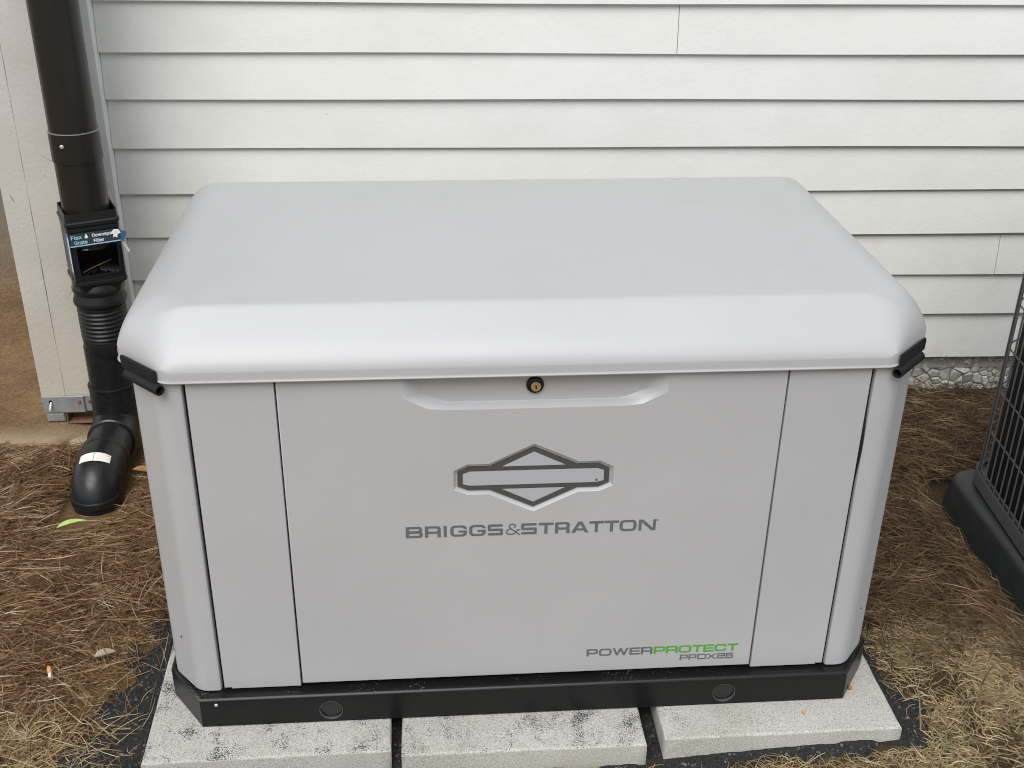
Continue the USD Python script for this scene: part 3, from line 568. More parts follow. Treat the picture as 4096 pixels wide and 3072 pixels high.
# base tray: a folded steel skirt with a rolled top edge; the front face has two round knock-outs
o0 = octo(0.6, 0.0, GB, 0.060, 0.083)
def inset(p, t):
    return np.array(Polygon(p).buffer(-t, join_style=2).exterior.coords)[:-1]
def same(p, q):                                               # start q's ring at the vertex nearest p[0] and keep its sense
    if Polygon(p).exterior.is_ccw != Polygon(q).exterior.is_ccw: q = q[::-1]
    k = np.argmin(((q - p[0]) ** 2).sum(1)); return np.roll(q, -k, axis=0)
oi = [same(o0, inset(o0, t)) for t in (0.0012, 0.003, 0.0065, 0.009, 0.04)]
front = plate(sbox(-0.5399, 0.0005, 0.5399, 0.0540).difference(shapely.union_all([shapely.Point(*k).buffer(0.0185, 24) for k in KH])), 0.0, 0.003)
sides = loft([level(o0, 0.0005), level(o0, 0.0540)], False, False)
keep = [i for i, f in enumerate(sides.faces) if not (sides.triangles_center[i][1] < 0.001)]
sides = sides.submesh([keep], append=True)
rim = loft([level(o0, 0.0540), level(oi[0], 0.0560), level(oi[1], 0.0572), level(oi[2], 0.0568), level(oi[3], 0.0548), level(oi[4], 0.0535)], False, True)
base = put('base_tray', merge([front, sides, rim]), 'black_steel_dusty', gen, smooth=30)
for k in KH:
    a = np.arange(48) / 48 * 2 * PI
    rg = lambda r, y: np.stack([k[0] + r * np.cos(a), np.full(48, y), k[1] + r * np.sin(a)], 1)
    put('knockout_rim', loft([rg(0.0185, 0.0006), rg(0.0192, -0.0004), rg(0.0186, -0.0006), rg(0.0181, 0.0002), rg(0.0181, 0.0035)], False, False), 'condenser_steel', base, smooth=40)
    put('knockout_disc', moved(lathe([(0.0176, 0), (0.0176, 0.001)], 40), (k[0], 0.0055, k[1]), rx=PI / 2), 'black_steel', base)
put('rivet', moved(lathe([(0.0032, 0), (0.0028, 0.0012), (0.001, 0.002)], 14), (-0.514, 0.0, 0.0455), rx=PI / 2), 'zinc_screw', base, smooth=50)
put('tray_floor', level(octo(0.59, 0.01, GB - .01, 0.06, 0.083), 0.003) if False else bx((-0.53, 0.012, 0.001), (0.53, GB - 0.012, 0.004)), 'dark_inside', base)
# body: black inner cabinet, two corner posts with side walls, side panels, door, back
ZB, ZT = 0.0560, 0.632
put('inner_cabinet', bx((-0.562, 0.050, 0.0545), (0.562, GB - 0.05, 0.640)), 'dark_inside', gen)
def post_profile(s):
    """Plan of a corner post, from the gap round the chamfer to the back of the side wall; s = +1 right, -1 left."""
    g = 0.507
    pl = [(g, 0.047), (g, 0.0275), (g + 0.0012, 0.0238), (g + 0.004, 0.0222)]
    ch0, ch1 = np.array((0.5415, 0.022)), np.array((0.591, 0.080))
    e = (ch1 - ch0) / np.linalg.norm(ch1 - ch0)
    for t in np.linspace(0, 1, 7): # rounding into the chamfer
        a = ch0 + np.array((-0.016, 0)) * (1 - t); b = ch0 + e * 0.016 * t; pl.append(tuple(a * (1 - t) + b * t))
    pl += [tuple(ch0 + e * 0.034), tuple(ch1 - e * 0.014)]
    for t in np.linspace(0, 1, 6):
        a = ch1 - e * 0.012 * (1 - t); b = ch1 + np.array((0, 0.012)) * t; pl.append(tuple(a * (1 - t) + b * t))
    pl += [(0.591, GB - 0.08), (0.535, GB - 0.022), (0.45, GB - 0.022)]
    return np.array(pl) * (s, 1)
for s in (-1, 1):
    pl = post_profile(s)
    rg = [np.column_stack([pl, np.full(len(pl), z)]) for z in (ZB + 0.0012, ZB + 0.0022, ZB + 0.3, ZT)]
    rg[0] = np.column_stack([pl + (np.array((0.0, 0.0))), np.full(len(pl), ZB + 0.0012)])
    m = loft(rg, False, False, closed=False)
    if s > 0: m.invert() if m.face_normals[0][0] > 0 else None
    put('corner_post', m, 'generator_paint', gen, smooth=38)
    put('screw_hole', moved(lathe([(0.0016, 0), (0.0016, 0.0006)], 10), (s * -0.0, 0, 0)) if False else moved(lathe([(0.0016, 0), (0.0016, 0.0008)], 10), (s * 0.5668, 0.0510, 0.150 + 0.002 * s), rx=PI / 2, rz=s * 0.863), 'dark_inside', gen)
put('back_panel', bx((-0.44, GB - 0.03, ZB + .002), (0.44, GB - 0.021, ZT), .002), 'generator_paint', gen)

def folded(poly, y, depth=0.014, r=0.0018, holes=()):
    """A pressed sheet in the xz plane with a rolled edge and turned-back sides; holes are left for pockets."""
    out = []; c0 = np.array(poly.exterior.coords)[:-1]
    prev = None; steps = [(0.0, depth), (0.0, r), (r * 0.3, r * 0.3), (r, 0.0)]
    rings = []
    for ins, dy in steps:
        c = same(c0, np.array(poly.buffer(-ins, join_style=2).exterior.coords)[:-1]) if ins else c0
        rings.append(np.stack([c[:, 0], np.full(len(c), y + dy), c[:, 1]], 1))
    m = loft(rings, False, False)
    inner = poly.buffer(-r, join_style=2)
    for h in holes: inner = inner.difference(h)
    f = facing(inner, y)
    mm = merge([m, f]); mm.fix_normals()
    return mm
YF = 0.0222
for s in (-1, 1):
    pn = sbox(*(sorted((s * 0.5022, s * 0.3776))[0], ZB + 0.003, sorted((s * 0.5022, s * 0.3776))[1], ZT))
    notch = sbox(min(s * .5022, s * .4905), ZB, max(s * .5022, s * .4905), ZB + 0.0055)
    put('side_panel', folded(pn.difference(notch), YF), 'generator_paint', gen, smooth=38)
# gasket strips seen in the gaps beside the posts
put('gasket', bx((-0.5066, 0.0335, ZB + .002), (-0.5024, 0.040, ZT)), 'rubber', gen)
gz = np.linspace(ZB + .002, ZT, 40); gw = 0.0035 * np.exp(-((gz - 0.49) / 0.05) ** 2)
m = loft([[(0.5024, 0.030 - w * 2.2, z), (0.5068, 0.030 - w * 2.2, z), (0.5068, 0.040, z), (0.5024, 0.040, z)] for z, w in zip(gz, gw)]); m.fix_normals()
put('gasket', m, 'rubber', gen, smooth=50)
# ---- door with pressed handle recess and emblem pocket
EM = [(0, .502), (.0668, .4697), (.0995, .4697), (.1160, .4612), (.1160, .4357), (.0997, .4282), (.0672, .4282), (0, .3955), (-.0672, .4282), (-.0997, .4282), (-.1160, .4357), (-.1160, .4612), (-.0995, .4697), (-.0668, .4697)]
em = Polygon(EM)
def ringof(poly): c = np.array(poly.exterior.coords)[:-1]; return c if Polygon(c).exterior.is_ccw else c[::-1]
def dense(c, n=6):
    return np.vstack([np.linspace(c[i], c[(i + 1) % len(c)], n, endpoint=False) for i in range(len(c))])
def pocket(outer, inner, y, depth, steps=7):
    """Sloping wall from outer (at y) to inner (at y + depth) with rounded shoulders, and the flat floor."""
    o, i = ringof(outer), ringof(inner); i = np.roll(i, -np.argmin(((i - o[0]) ** 2).sum(1)), axis=0)
    rings = []
    for t in np.linspace(0, 1, steps):
        s_ = 0.5 - 0.5 * math.cos(PI * t); s_ = 0.45 * s_ + 0.55 * t
        c = o + (i - o) * t; rings.append(np.stack([c[:, 0], np.full(len(c), y + depth * s_), c[:, 1]], 1))
    w = loft(rings, False, False)
    return w, facing(Polygon(i), y + depth), o
HO = Polygon([(-.1955, ZT - .0015), (-.1955, .5915), (-.1590, .5725), (-.1330, .5697), (.1340, .5697), (.1600, .5725), (.1965, .5910), (.1965, ZT - .0015)])
HI = Polygon([(-.1670, ZT - .0020), (-.1670, .5930), (-.1340, .5785), (-.1220, .5757), (.1225, .5757), (.1350, .5785), (.1700, .5925), (.1700, ZT - .0020)])
def roundpoly(p, r):  # kept vertex-for-vertex: corners of outer and inner stay matched, so rounding is done by the smooth normals
    return p
hw_, hfl, _ = pocket(HO, HI, YF, 0.016)
eo, ei = em.buffer(0.0062, join_style=2), em.buffer(0.0028, join_style=2)
ew, efl, _ = pocket(eo, ei, YF, 0.0056)
door_poly = sbox(-0.3750, ZB + 0.0085, 0.3750, ZT)
fm = folded(door_poly, YF, 0.014, 0.0018, (HO, eo))
pm = merge([hw_, hfl]); pm2 = merge([ew, efl])
for mm_ in (pm, pm2):
    if mm_.face_normals[np.argmax(np.abs(mm_.face_normals[:, 1]))][1] > 0: mm_.invert()
door = put('door', trimesh.util.concatenate([fm, pm, pm2]), 'generator_paint', gen, smooth=46)
# emblem: dark decal with silver fields on a raised plate in the pocket
ye = YF + 0.0056
put('emblem', plate(em, ye - 0.0022, 0.002), 'decal_dark', door)
bar = Polygon([(-.1078, .4395), (-.0975, .4366), (.0975, .4366), (.1078, .4395), (.1078, .4573), (.0975, .4613), (-.0975, .4613), (-.1078, .4573)])
put('emblem_bar', plate(bar, ye - 0.0027, 0.0004), 'decal_silver', door)
put('emblem_triangle', plate(Polygon([(-.0480, .4692), (.0480, .4692), (0, .4935)]), ye - 0.0027, 0.0004), 'decal_silver', door)
put('emblem_triangle', plate(Polygon([(-.0480, .4288), (0, .4044), (.0480, .4288)]), ye - 0.0027, 0.0004), 'decal_silver', door)
def rmark(x, z, r, y):
    ring = shapely.Point(x, z).buffer(r, 12).difference(shapely.Point(x, z).buffer(r * .78, 12))
    t = words('R', r * 1.0, x - r * .35, z - r * .5, y)
    return [plate(ring, y - .0003, .0003), t]
put('emblem_mark', rmark(0.0965, 0.4405, 0.0022, ye - 0.0028), 'decal_dark', door)

# ---- lettering: wide extended capitals drawn stroke by stroke in a unit-high box of width w
def glyph(ch, w, t=0.225):
    m = t / 2; tv = t * 1.12; n = tv / 2
    def rr(x0, y0, x1, y1, r): return sbox(x0 + r, y0 + r, x1 - r, y1 - r).buffer(r, 6)
    def ring(x0, y0, x1, y1, r=0.26): return rr(x0, y0, x1, y1, min(r, (y1 - y0) * .48)).difference(rr(x0 + tv, y0 + t * .88, x1 - tv, y1 - t * .88, min(r * .45, (y1 - y0 - 1.76 * t) * .45)))
    def path(*p): return LineString(p).buffer(m, cap_style=2, join_style=1)
    U = shapely.union_all
    if ch == 'I': return sbox(0, 0, tv, 1)
    if ch == 'B': return U([ring(0, 0, w, .57), ring(0, .43, w * .97, 1), sbox(0, 0, tv, 1), sbox(tv * .5, 0, w * .6, t * .88), sbox(tv * .5, 1 - t * .88, w * .6, 1)])
    if ch == 'P': return U([ring(0, .30, w, 1), sbox(0, 0, tv, 1)])
    if ch == 'R': return U([ring(0, .33, w, 1), sbox(0, 0, tv, 1), sbox(w - tv * 1.05, 0, w, .40).buffer(-.03).buffer(.03)])
    if ch == 'O': return ring(0, 0, w, 1, .34)
    if ch == 'D': return U([ring(0, 0, w, 1, .34), sbox(0, 0, tv, 1), sbox(0, 0, w * .5, t * .88), sbox(0, 1 - t * .88, w * .5, 1)])
    if ch == 'C': return ring(0, 0, w, 1, .34).difference(sbox(w - tv * 1.2, .36, w + .1, .64))
    if ch == 'G': return U([ring(0, 0, w, 1, .34).difference(sbox(w - tv * 1.2, .52, w + .1, .68)), sbox(w * .50, .36, w, .36 + t * .85)])
    if ch == 'S': return path((w - n, .80), (w - n, 1 - m), (m, 1 - m), (m, .5), (w - m, .5), (w - m, m), (m, m), (m, .20))
    if ch == 'E': return U([sbox(0, 0, tv, 1), sbox(0, 0, w, t * .9), sbox(0, 1 - t * .9, w, 1), sbox(0, .5 - t * .42, w * .96, .5 + t * .42)])
    if ch == 'T': return U([sbox(0, 1 - t, w, 1), sbox(w / 2 - n, 0, w / 2 + n, 1)])
    if ch == 'N': return U([sbox(0, 0, tv * .9, 1), sbox(w - tv * .9, 0, w, 1), Polygon([(0, 1), (tv * 1.35, 1), (w, 0), (w - tv * 1.35, 0)])])
    if ch == 'A': return Polygon([(0, 0), (w * .5 - tv * .62, 1), (w * .5 + tv * .62, 1), (w, 0), (w - tv * 1.12, 0), (w - tv * 1.35 - .06, .20), (tv * 1.35 + .06, .20), (tv * 1.12, 0)]).difference(Polygon([(w * .5, .80), (w * .5 - .22, .38), (w * .5 + .22, .38)]))
    if ch == 'W':
        a = lambda x0, x1: Polygon([(x0 - n, 1 if x0 < x1 else 0), (x0 + n, 1 if x0 < x1 else 0), (x1 + n, 0 if x0 < x1 else 1), (x1 - n, 0 if x0 < x1 else 1)])
        def st(xa, za, xb, zb): return Polygon([(xa - n, za), (xa + n, za), (xb + n, zb), (xb - n, zb)])
        return U([st(n, 1, w * .28, 0), st(w * .28, 0, w * .5, 1), st(w * .5, 1, w * .72, 0), st(w * .72, 0, w - n, 1)])
    if ch == 'X':
        return U([Polygon([(0, 0), (tv * 1.25, 0), (w, 1), (w - tv * 1.25, 1)]), Polygon([(0, 1), (tv * 1.25, 1), (w, 0), (w - tv * 1.25, 0)])])
    if ch == '2': return path((m, .74), (m, 1 - m), (w - m, 1 - m), (w - m, .5), (m, .5), (m, m), (w, m))
    if ch == '6': return path((w - m * .4, 1 - m), (m, 1 - m), (m, m), (w - m, m), (w - m, .56), (m, .56))
    if ch == '&': return U([LineString([(w, .0), (w * .30, .62), (w * .24, .80), (w * .34, .95), (w * .55, .97), (w * .70, .85), (w * .62, .66)]).buffer(.052), LineString([(w * .34, .56), (w * .10, .42), (.04, .22), (w * .16, .06), (w * .46, .04), (w * .72, .20), (w * .84, .44), (w, .44)]).buffer(.052)])
def lettering(spans, x0, x1, p0, p1, z0, z1, y):
    out = []; sc = (x1 - x0) / (p1 - p0)
    for ch, a, b in spans:
        w = (b - a) * sc / (z1 - z0); g = glyph(ch, w, 0.195 if z1 - z0 < .013 else 0.215)
        g = affinity.translate(affinity.scale(g, z1 - z0, z1 - z0, origin=(0, 0)), x0 + (a - p0) * sc, z0)
        out.append(plate(g.buffer(0), y, 0.0004))
    return trimesh.util.concatenate(out)
yl = YF - 0.0005
put('brand_lettering', lettering([('B', 48, 182), ('R', 200, 326), ('I', 348, 383), ('G', 401, 534), ('G', 551, 684), ('S', 700, 821), ('&', 845, 955), ('S', 967, 1093), ('T', 1108, 1226), ('R', 1240, 1358), ('A', 1372, 1512), ('T', 1516, 1632), ('T', 1638, 1756), ('O', 1762, 1900), ('N', 1918, 2057)], -.1968, .1942, 48, 2057, .3463, .3668, yl), 'decal_grey', door)
put('brand_mark', rmark(0.1965, 0.3652, 0.0015, yl), 'decal_grey', door)
put('model_lettering', lettering([('P', 137, 268), ('O', 282, 428), ('W', 442, 628), ('E', 641, 766), ('R', 776, 912)], .0955, .3515, 137, 1927, .0968, .1118, yl), 'decal_grey', door)
put('model_lettering', lettering([('P', 928, 1062), ('R', 1072, 1212), ('O', 1222, 1372), ('T', 1384, 1508), ('E', 1516, 1640), ('C', 1650, 1790), ('T', 1803, 1927)], .0955, .3515, 137, 1927, .0968, .1118, yl), 'decal_green', door, label='green half of the model lettering')
put('model_number', lettering([('P', 1240, 1334), ('P', 1342, 1436), ('D', 1446, 1552), ('X', 1556, 1668), ('2', 1674, 1770), ('6', 1778, 1864)], .2540, .3450, 1240, 1864, .0810, .0922, yl), 'decal_grey', door)
# lock
lock = put('lock', moved(lathe([(0.0132, 0), (0.0132, 0.003), (0.0118, 0.0058), (0.0092, 0.0066), (0.0088, 0.0045)], 36, True), (0.0, YF + 0.016, 0.6010), rx=PI / 2), 'black_plastic', door, smooth=40)
put('lock_cylinder', moved(lathe([(0.0076, 0), (0.0076, 0.0062), (0.0070, 0.0068)], 28), (0.001, YF + 0.016, 0.5995), rx=PI / 2), 'brass', lock, smooth=40)
put('keyhole', plate(shapely.union_all([shapely.Point(.001, .6008).buffer(.0013), sbox(.0004, .5960, .0018, .6005), sbox(.0004, .5970, .0026, .5980)]), YF + 0.0088, 0.0004), 'dark_inside', lock)

# ---- lid: chamfered outline with rounded shoulders; rim, sloping shoulder, nearly flat top
def outline(hw, yf, yb, cx, cy, Rr, d):
    c = inset8(Rr)
    n = len(c); pts = []
    for i in range(n):
        e0 = c[i] - c[i - 1]; e1 = c[(i + 1) % n] - c[i]
        a0 = math.atan2(-e0[0], e0[1]); a1 = math.atan2(-e1[0], e1[1])
        a0 = math.atan2(e0[1], e0[0]) - PI / 2; a1 = math.atan2(e1[1], e1[0]) - PI / 2
        while a1 < a0: a1 += 2 * PI
        for t in np.linspace(0, 1, 9):
            a = a0 + (a1 - a0) * t; pts.append(c[i] + (Rr - d) * np.array((math.cos(a), math.sin(a))))
    return np.array(pts)
LHW, LYF, LYB = 0.6105, 0.0125, 0.730
LC, LR = (0.080, 0.082), 0.030
def lid_octo():
    c = octo(LHW, LYF, LYB, *LC); b = 0.030
    c[3] = (LHW, LYB - b); c[4] = (LHW - b, LYB); c[5] = (-LHW + b, LYB); c[6] = (-LHW, LYB - b); return c
def inset8(d):
    """The eight-cornered plan moved inwards by d; a corner cut that has shrunk to nothing becomes a 2 mm one."""
    o = lid_octo(); n = 8; e = np.roll(o, -1, 0) - o; e /= np.linalg.norm(e, axis=1, keepdims=True); nrm = np.stack([-e[:, 1], e[:, 0]], 1)
    def meet(i, j): return np.linalg.solve(np.stack([nrm[i], nrm[j]]), [nrm[i] @ o[i] + d, nrm[j] @ o[j] + d])
    v = np.array([meet((i - 1) % n, i) for i in range(n)])
    for i in (1, 3, 5, 7):
        if (v[(i + 1) % n] - v[i]) @ e[i] < 0.0028:
            m = meet((i - 1) % n, (i + 1) % n); v[i] = m - e[i - 1] * 0.002; v[(i + 1) % n] = m + e[(i + 1) % n] * 0.002
    return v
def lid_outline(d):
    """Plan of the lid inset by d, with the straight runs subdivided so that the shoulders can blend along them."""
    c = outline(LHW, LYF, LYB, *LC, LR, min(d, LR - 0.002)) if d < LR - .002 else None
    if c is None:
        k = inset8(d); n = len(k); c = np.repeat(k, 9, axis=0)
        for q in range(n):                                    # keep a tiny fillet so that no vertices coincide
            a, b, e = k[q - 1], k[q], k[(q + 1) % n]; u = (a - b) / np.linalg.norm(a - b); w = (e - b) / np.linalg.norm(e - b); t = np.linspace(0, 1, 9)[:, None]
            c[q * 9:(q + 1) * 9] = b + 0.0006 * (u * (1 - t) ** 2 + w * t ** 2)
    out = []; n = len(c)
    f = 0.5 - 0.5 * np.cos(PI * np.linspace(0, 1, 34, endpoint=False)); f = 0.6 * f + 0.4 * np.linspace(0, 1, 34, endpoint=False)
    for q in range(n):
        out.append(c[q:q + 1] if (q % 9) != 8 else c[q] + (c[(q + 1) % n] - c[q]) * f[:, None])
    return np.vstack(out)
ZR, HT = 0.6430, 0.0755
def smin(vals, k):
    v = np.stack(vals); lo = v.min(0); return lo - k * np.log(np.exp(-(v - lo) / k).sum(0)) + k * math.log(1.0)
def shoulder(x, y):
    ell = lambda d, w: HT * np.sqrt(np.clip(1 - np.clip(1 - d / w, 0, 1) ** 2, 0, 1))
    df, ds, db = np.maximum(y - LYF, 0), np.maximum(LHW - np.abs(x), 0), np.maximum(LYB - y, 0)
    cx, cy = LC; n_ = math.hypot(cx, cy); px, py = np.abs(x) - (LHW - cx), y - LYF     # distance to the chamfer line
    dc = np.maximum((cx * py - cy * px) / n_, 0)
    dcb = np.maximum(((LYB - y) - (np.abs(x) - (LHW - 0.030))) / math.sqrt(2), 0)
    ff = 0.860 * df + 0.0040 * (1 - np.exp(-df / 0.0012)) + 0.0118 * (1 - np.exp(-df / 0.0085))
    ff = smin([ff, np.full_like(ff, HT)], 0.0011)
    q = 3.0; keep = np.ones_like(ff)                             # smooth intersection: each shoulder's shortfall, blended
    for f in (ff, ell(ds, 0.080), ell(db, 0.072), ell(dc, 0.082), ell(dcb, 0.045)): keep = keep * (1 - np.clip(1 - f / HT, 0, 1) ** q)
    return HT * (1 - (1 - keep) ** (1 / q))
prof = [(0.010, 0.6285), (0.0022, 0.6268), (-0.0006, 0.6270), (-0.0016, 0.6282), (-0.0014, 0.6294), (-0.0002, 0.6304), (0.0, 0.6330)]
rings = [level(lid_outline(max(d, 0)) if d >= 0 else lid_outline(0.0) + 0, z) for d, z in prof]
for r_i, (d, z) in enumerate(prof):
    if d < 0:                                                  # the rolled lower lip stands a little proud
        o_ = lid_outline(0.0); c_ = np.array((0, (LYF + LYB) / 2)); v_ = o_ - c_; rings[r_i] = level(c_ + v_ * (1 - d / np.abs(v_).max(1, keepdims=True).clip(0.3)), z)
for d in np.concatenate([[0.0, 0.0004, 0.001, 0.002, 0.0033, 0.005, 0.007, 0.0095, 0.0125, 0.016, 0.020, 0.024, 0.028], np.linspace(0.032, 0.104, 25)]):
    o_ = lid_outline(d); rings.append(np.column_stack([o_, ZR + shoulder(o_[:, 0], o_[:, 1]) * (1 if d > 0 else 0) if d > 0 else np.full(len(o_), ZR)]))
last = rings[-1]; cen = np.array((0, (LYF + LYB) / 2, last[:, 2].max() + 0.0020))
for s_, h in ((0.93, 0.0004), (0.75, .0011), (0.45, .0016), (0.15, .0019)):
    rg = cen + (last - cen) * s_; rg[:, 2] = last[:, 2] * s_ + (1 - s_) * last[:, 2].max() + h; rings.append(rg)
lm = loft(rings, False, True); lm.fix_normals()
lid = put('lid', lm, 'generator_paint', gen, smooth=60)
put('lid_underside', level(outline(LHW, LYF, LYB, *LC, LR, 0.008), 0.6300) if False else loft([level(outline(LHW, LYF, LYB, *LC, LR, 0.008), 0.6325), level(outline(LHW, LYF, LYB, *LC, LR, 0.008), 0.6335)]), 'generator_paint', lid)
# rubber corner seals: a flat strip and a bulb along each front chamfer of the lid
for s in (-1, 1):
    A = np.array((s * (LHW - LC[0] + 0.004), LYF + 0.002, 0.0)); B = np.array((s * (LHW - 0.001), LYF + LC[1] - 0.006, 0.0)); e = (B - A) / np.linalg.norm(B - A); nrm = np.array((s * e[1] * s, -abs(e[0]), 0)); nrm = np.array((e[1] * s * s if s > 0 else -abs(e[1]), -abs(e[0]), 0)); nrm /= np.linalg.norm(nrm)
    if nrm[0] * s < 0: nrm[0] *= -1
    a_, b_ = A + e * 0.004, B - e * 0.020
    seal = put('corner_seal', loft([np.array([p + nrm * 0.001 + (0, 0, .6285), p + nrm * .0055 + (0, 0, .6285), p + nrm * .0060 + (0, 0, .6440), p + nrm * .0045 + (0, 0, .6475), p + nrm * .001 + (0, 0, .6465)]) for p in (a_, a_ + e * .02, b_ - e * .02, b_)]), 'rubber', lid, smooth=30)
    c0, c1 = a_ - e * 0.010 + nrm * 0.0045 + (0, 0, 0.6205), b_ + nrm * 0.0045 + (0, 0, 0.6215)
    n_ = 24; a = np.arange(n_) / n_ * 2 * PI
    def rg(p, r): return p + r * (np.cos(a)[:, None] * nrm + np.sin(a)[:, None] * np.array((0, 0, 1.0)))
    m = loft([rg(c1 - e * .012, .0055), rg(c1 - e * .012, .0080), rg(c0 + e * .001, .0080), rg(c0, .0077), rg(c0, .0058), rg(c0 + e * .03, .0055)], True, True); m.fix_normals()
    put('seal_bulb', m, 'rubber', seal, smooth=40)

# ------------------------------------------------------------------ air conditioner and its pad
AYAW = -4.5
pad = thing('condenser_pad', 'dark grey plastic pad under the air conditioner', 'equipment pad', (1.468, 0.27, -0.06), rotz=-1.5)
hxp, hyp = 0.452, 0.42
put('pad_body', loft([rrect(hxp + .020, hyp + .020, 0.05, -0.06), rrect(hxp + .006, hyp + .006, 0.05, 0.060), rrect(hxp + .003, hyp + .003, 0.048, 0.070), rrect(hxp - 0.003, hyp - .003, 0.044, 0.077), rrect(hxp - 0.011, hyp - .011, 0.040, 0.0795), rrect(hxp - 0.02, hyp - .02, 0.034, 0.080)]), 'pad_plastic', pad, smooth=40)
put('pad_lug', lathe([(0.022, 0.02), (0.02, 0.070), (0.016, 0.083), (0.008, 0.086)], 20) if False else moved(lathe([(0.024, 0.02), (0.021, 0.068), (0.017, 0.080), (0.008, 0.083)], 20), (-hxp - 0.002, -0.085, 0.0)), 'pad_plastic', pad, smooth=50)
ac = thing('air_conditioner', 'dark grey outdoor air conditioner with black wire grille right of the generator', 'air conditioner', (1.398, 0.285, 0.0), rotz=AYAW)
ah = 0.375; rc = 0.075
put('base_pan', loft([rrect(ah - 0.002, ah - 0.002, rc, 0.024), rrect(ah + .0015, ah + .0015, rc, 0.026), rrect(ah + .002, ah + .002, rc, 0.057), rrect(ah + .0005, ah + .0005, rc, 0.0595), rrect(ah - .0015, ah - .0015, rc, 0.0585), rrect(ah - .003, ah - .003, rc, 0.046)]), 'condenser_steel', ac, smooth=40)
put('coil', loft([rrect(ah - 0.016, ah - 0.016, 0.085, 0.05, 9), rrect(ah - 0.016, ah - 0.016, 0.085, 0.86, 9)]), 'coil_black', ac, smooth=50)
put('top_cover', loft([rrect(ah - .003, ah - .003, rc, 0.862), rrect(ah + .006, ah + .006, rc, 0.862), rrect(ah + .006, ah + .006, rc, 0.885), rrect(ah - .02, ah - .02, rc, 0.905), rrect(ah - .11, ah - .11, 0.2, 0.91)]), 'condenser_steel', ac, smooth=40)
# grille wires round the outline; the near faces' wires are all parts
ol = LineString(np.vstack([rrect(ah - .004, ah - .004, rc, 0, 10), rrect(ah - .004, ah - .004, rc, 0, 10)[:1]])[:, :2])
nw = int(ol.length / 0.0265)
for k in range(nw):
    p = ol.interpolate(k * ol.length / nw)
    put('grille_wire', tube([(p.x, p.y, 0.040), (p.x, p.y, 0.863)], 0.0019, 6), 'wire_coat', ac, smooth=60)
for z in np.arange(0.062, 0.86, 0.0985):
    c = rrect(ah - .0075, ah - .0075, rc, z, 8)
    put('grille_ring', tube(np.vstack([c, c[:2]]), 0.0019, 5, False), 'wire_coat', ac, smooth=60)

# ------------------------------------------------------------------ black grit spilled round the pavers
def patch(poly, h, mat_, name, label, cell=0.008, seed=1):
    x0, y0, x1, y1 = poly.bounds; xs_, ys_ = np.arange(x0 - .02, x1 + .02, cell), np.arange(y0 - .02, y1 + .02, cell)
    XX, YY = np.meshgrid(xs_, ys_); P = shapely.points(XX, YY); dist = np.where(shapely.contains(poly, P), 1, -1) * shapely.distance(poly.exterior, P)
    nn = meshkit.fbm(np.stack([XX * 22, YY * 22, 0 * XX], -1), 4, seed) - .5; n2 = meshkit.fbm(np.stack([XX * 130, YY * 130, 0 * XX], -1), 3, seed + 4) - .5
    dd = dist + 0.075 * nn
    Zp = ground_z(XX, YY) + np.clip(dd, -0.03, 0.02) / 0.02 * h + 0.004 * n2 + 0.006 * nn
    i = np.arange(XX.size).reshape(XX.shape); qd = np.stack([i[:-1, :-1], i[:-1, 1:], i[1:, 1:], i[1:, :-1]], -1).reshape(-1, 4)
    ok = (dd.ravel()[qd] > -0.012).all(1)
    used = np.unique(qd[ok]); re_ = np.full(XX.size, -1); re_[used] = np.arange(len(used))
    put(name, (np.stack([XX, YY, Zp], -1).reshape(-1, 3)[used], re_[qd[ok]]), mat_, smooth=True, label=label, cat='gravel', kind='stuff')
    return dd, Zp, XX, YY
grit_poly = Polygon([(-0.80, -0.30), (-0.78, 0.02), (-0.715, 0.12), (-0.70, 0.25), (-0.685, 0.42), (-0.60, 0.5), (-0.60, 0.30), (0.60, 0.30), (0.635, 0.24), (0.655, 0.12), (0.685, -0.01), (0.70, -0.06), (0.655, -0.085), (0.50, -0.098), (0.25, -0.115), (0.0, -0.105), (-.2, -.12), (-.25, -.3)])
dd_, Zp_, XX_, YY_ = patch(grit_poly, 0.007, 'black_grit', 'black_grit', 'fine black grit spilled around the pavers', seed=9)
rg_ = np.random.default_rng(3)
msk = np.argwhere((dd_ > -0.03) & ((XX_ < -0.60) | (XX_ > 0.57) | (YY_ < -0.06) | (np.abs(XX_ + .223) < .03) | (np.abs(XX_ - .2) < .03)))
sel = msk[rg_.integers(0, len(msk), 9000)]
ico = trimesh.creation.icosphere(0); base_v, base_f = ico.vertices, ico.faces
def grains(px, py, pz, smin, smax, seed):
    r = np.random.default_rng(seed); n = len(px); s = r.uniform(smin, smax, (n, 1, 1)) * r.uniform(.6, 1.2, (n, 1, 3))
    th = r.uniform(0, 2 * PI, n); v = base_v[None] * s; c, s2 = np.cos(th)[:, None], np.sin(th)[:, None]
    v = np.stack([v[..., 0] * c - v[..., 1] * s2 + px[:, None], v[..., 0] * s2 + v[..., 1] * c + py[:, None], v[..., 2] + pz[:, None]], -1)
    f = base_f[None] + (np.arange(n) * len(base_v))[:, None, None]
    return (v.reshape(-1, 3), f.reshape(-1, 3)), np.repeat(r.uniform(0, 1, n), len(base_v))
gx_, gy_ = XX_[sel[:, 0], sel[:, 1]] + rg_.uniform(-.004, .004, 9000), YY_[sel[:, 0], sel[:, 1]] + rg_.uniform(-.004, .004, 9000)
keepm = ~((gx_ > -.630) & (gx_ < -.231) & (gy_ > -.076) | (gx_ > -.216) & (gx_ < .188) & (gy_ > -.086) | (gx_ > .213) & (gx_ < .619) & (gy_ > -.077))
gz_ = Zp_[sel[:, 0], sel[:, 1]]
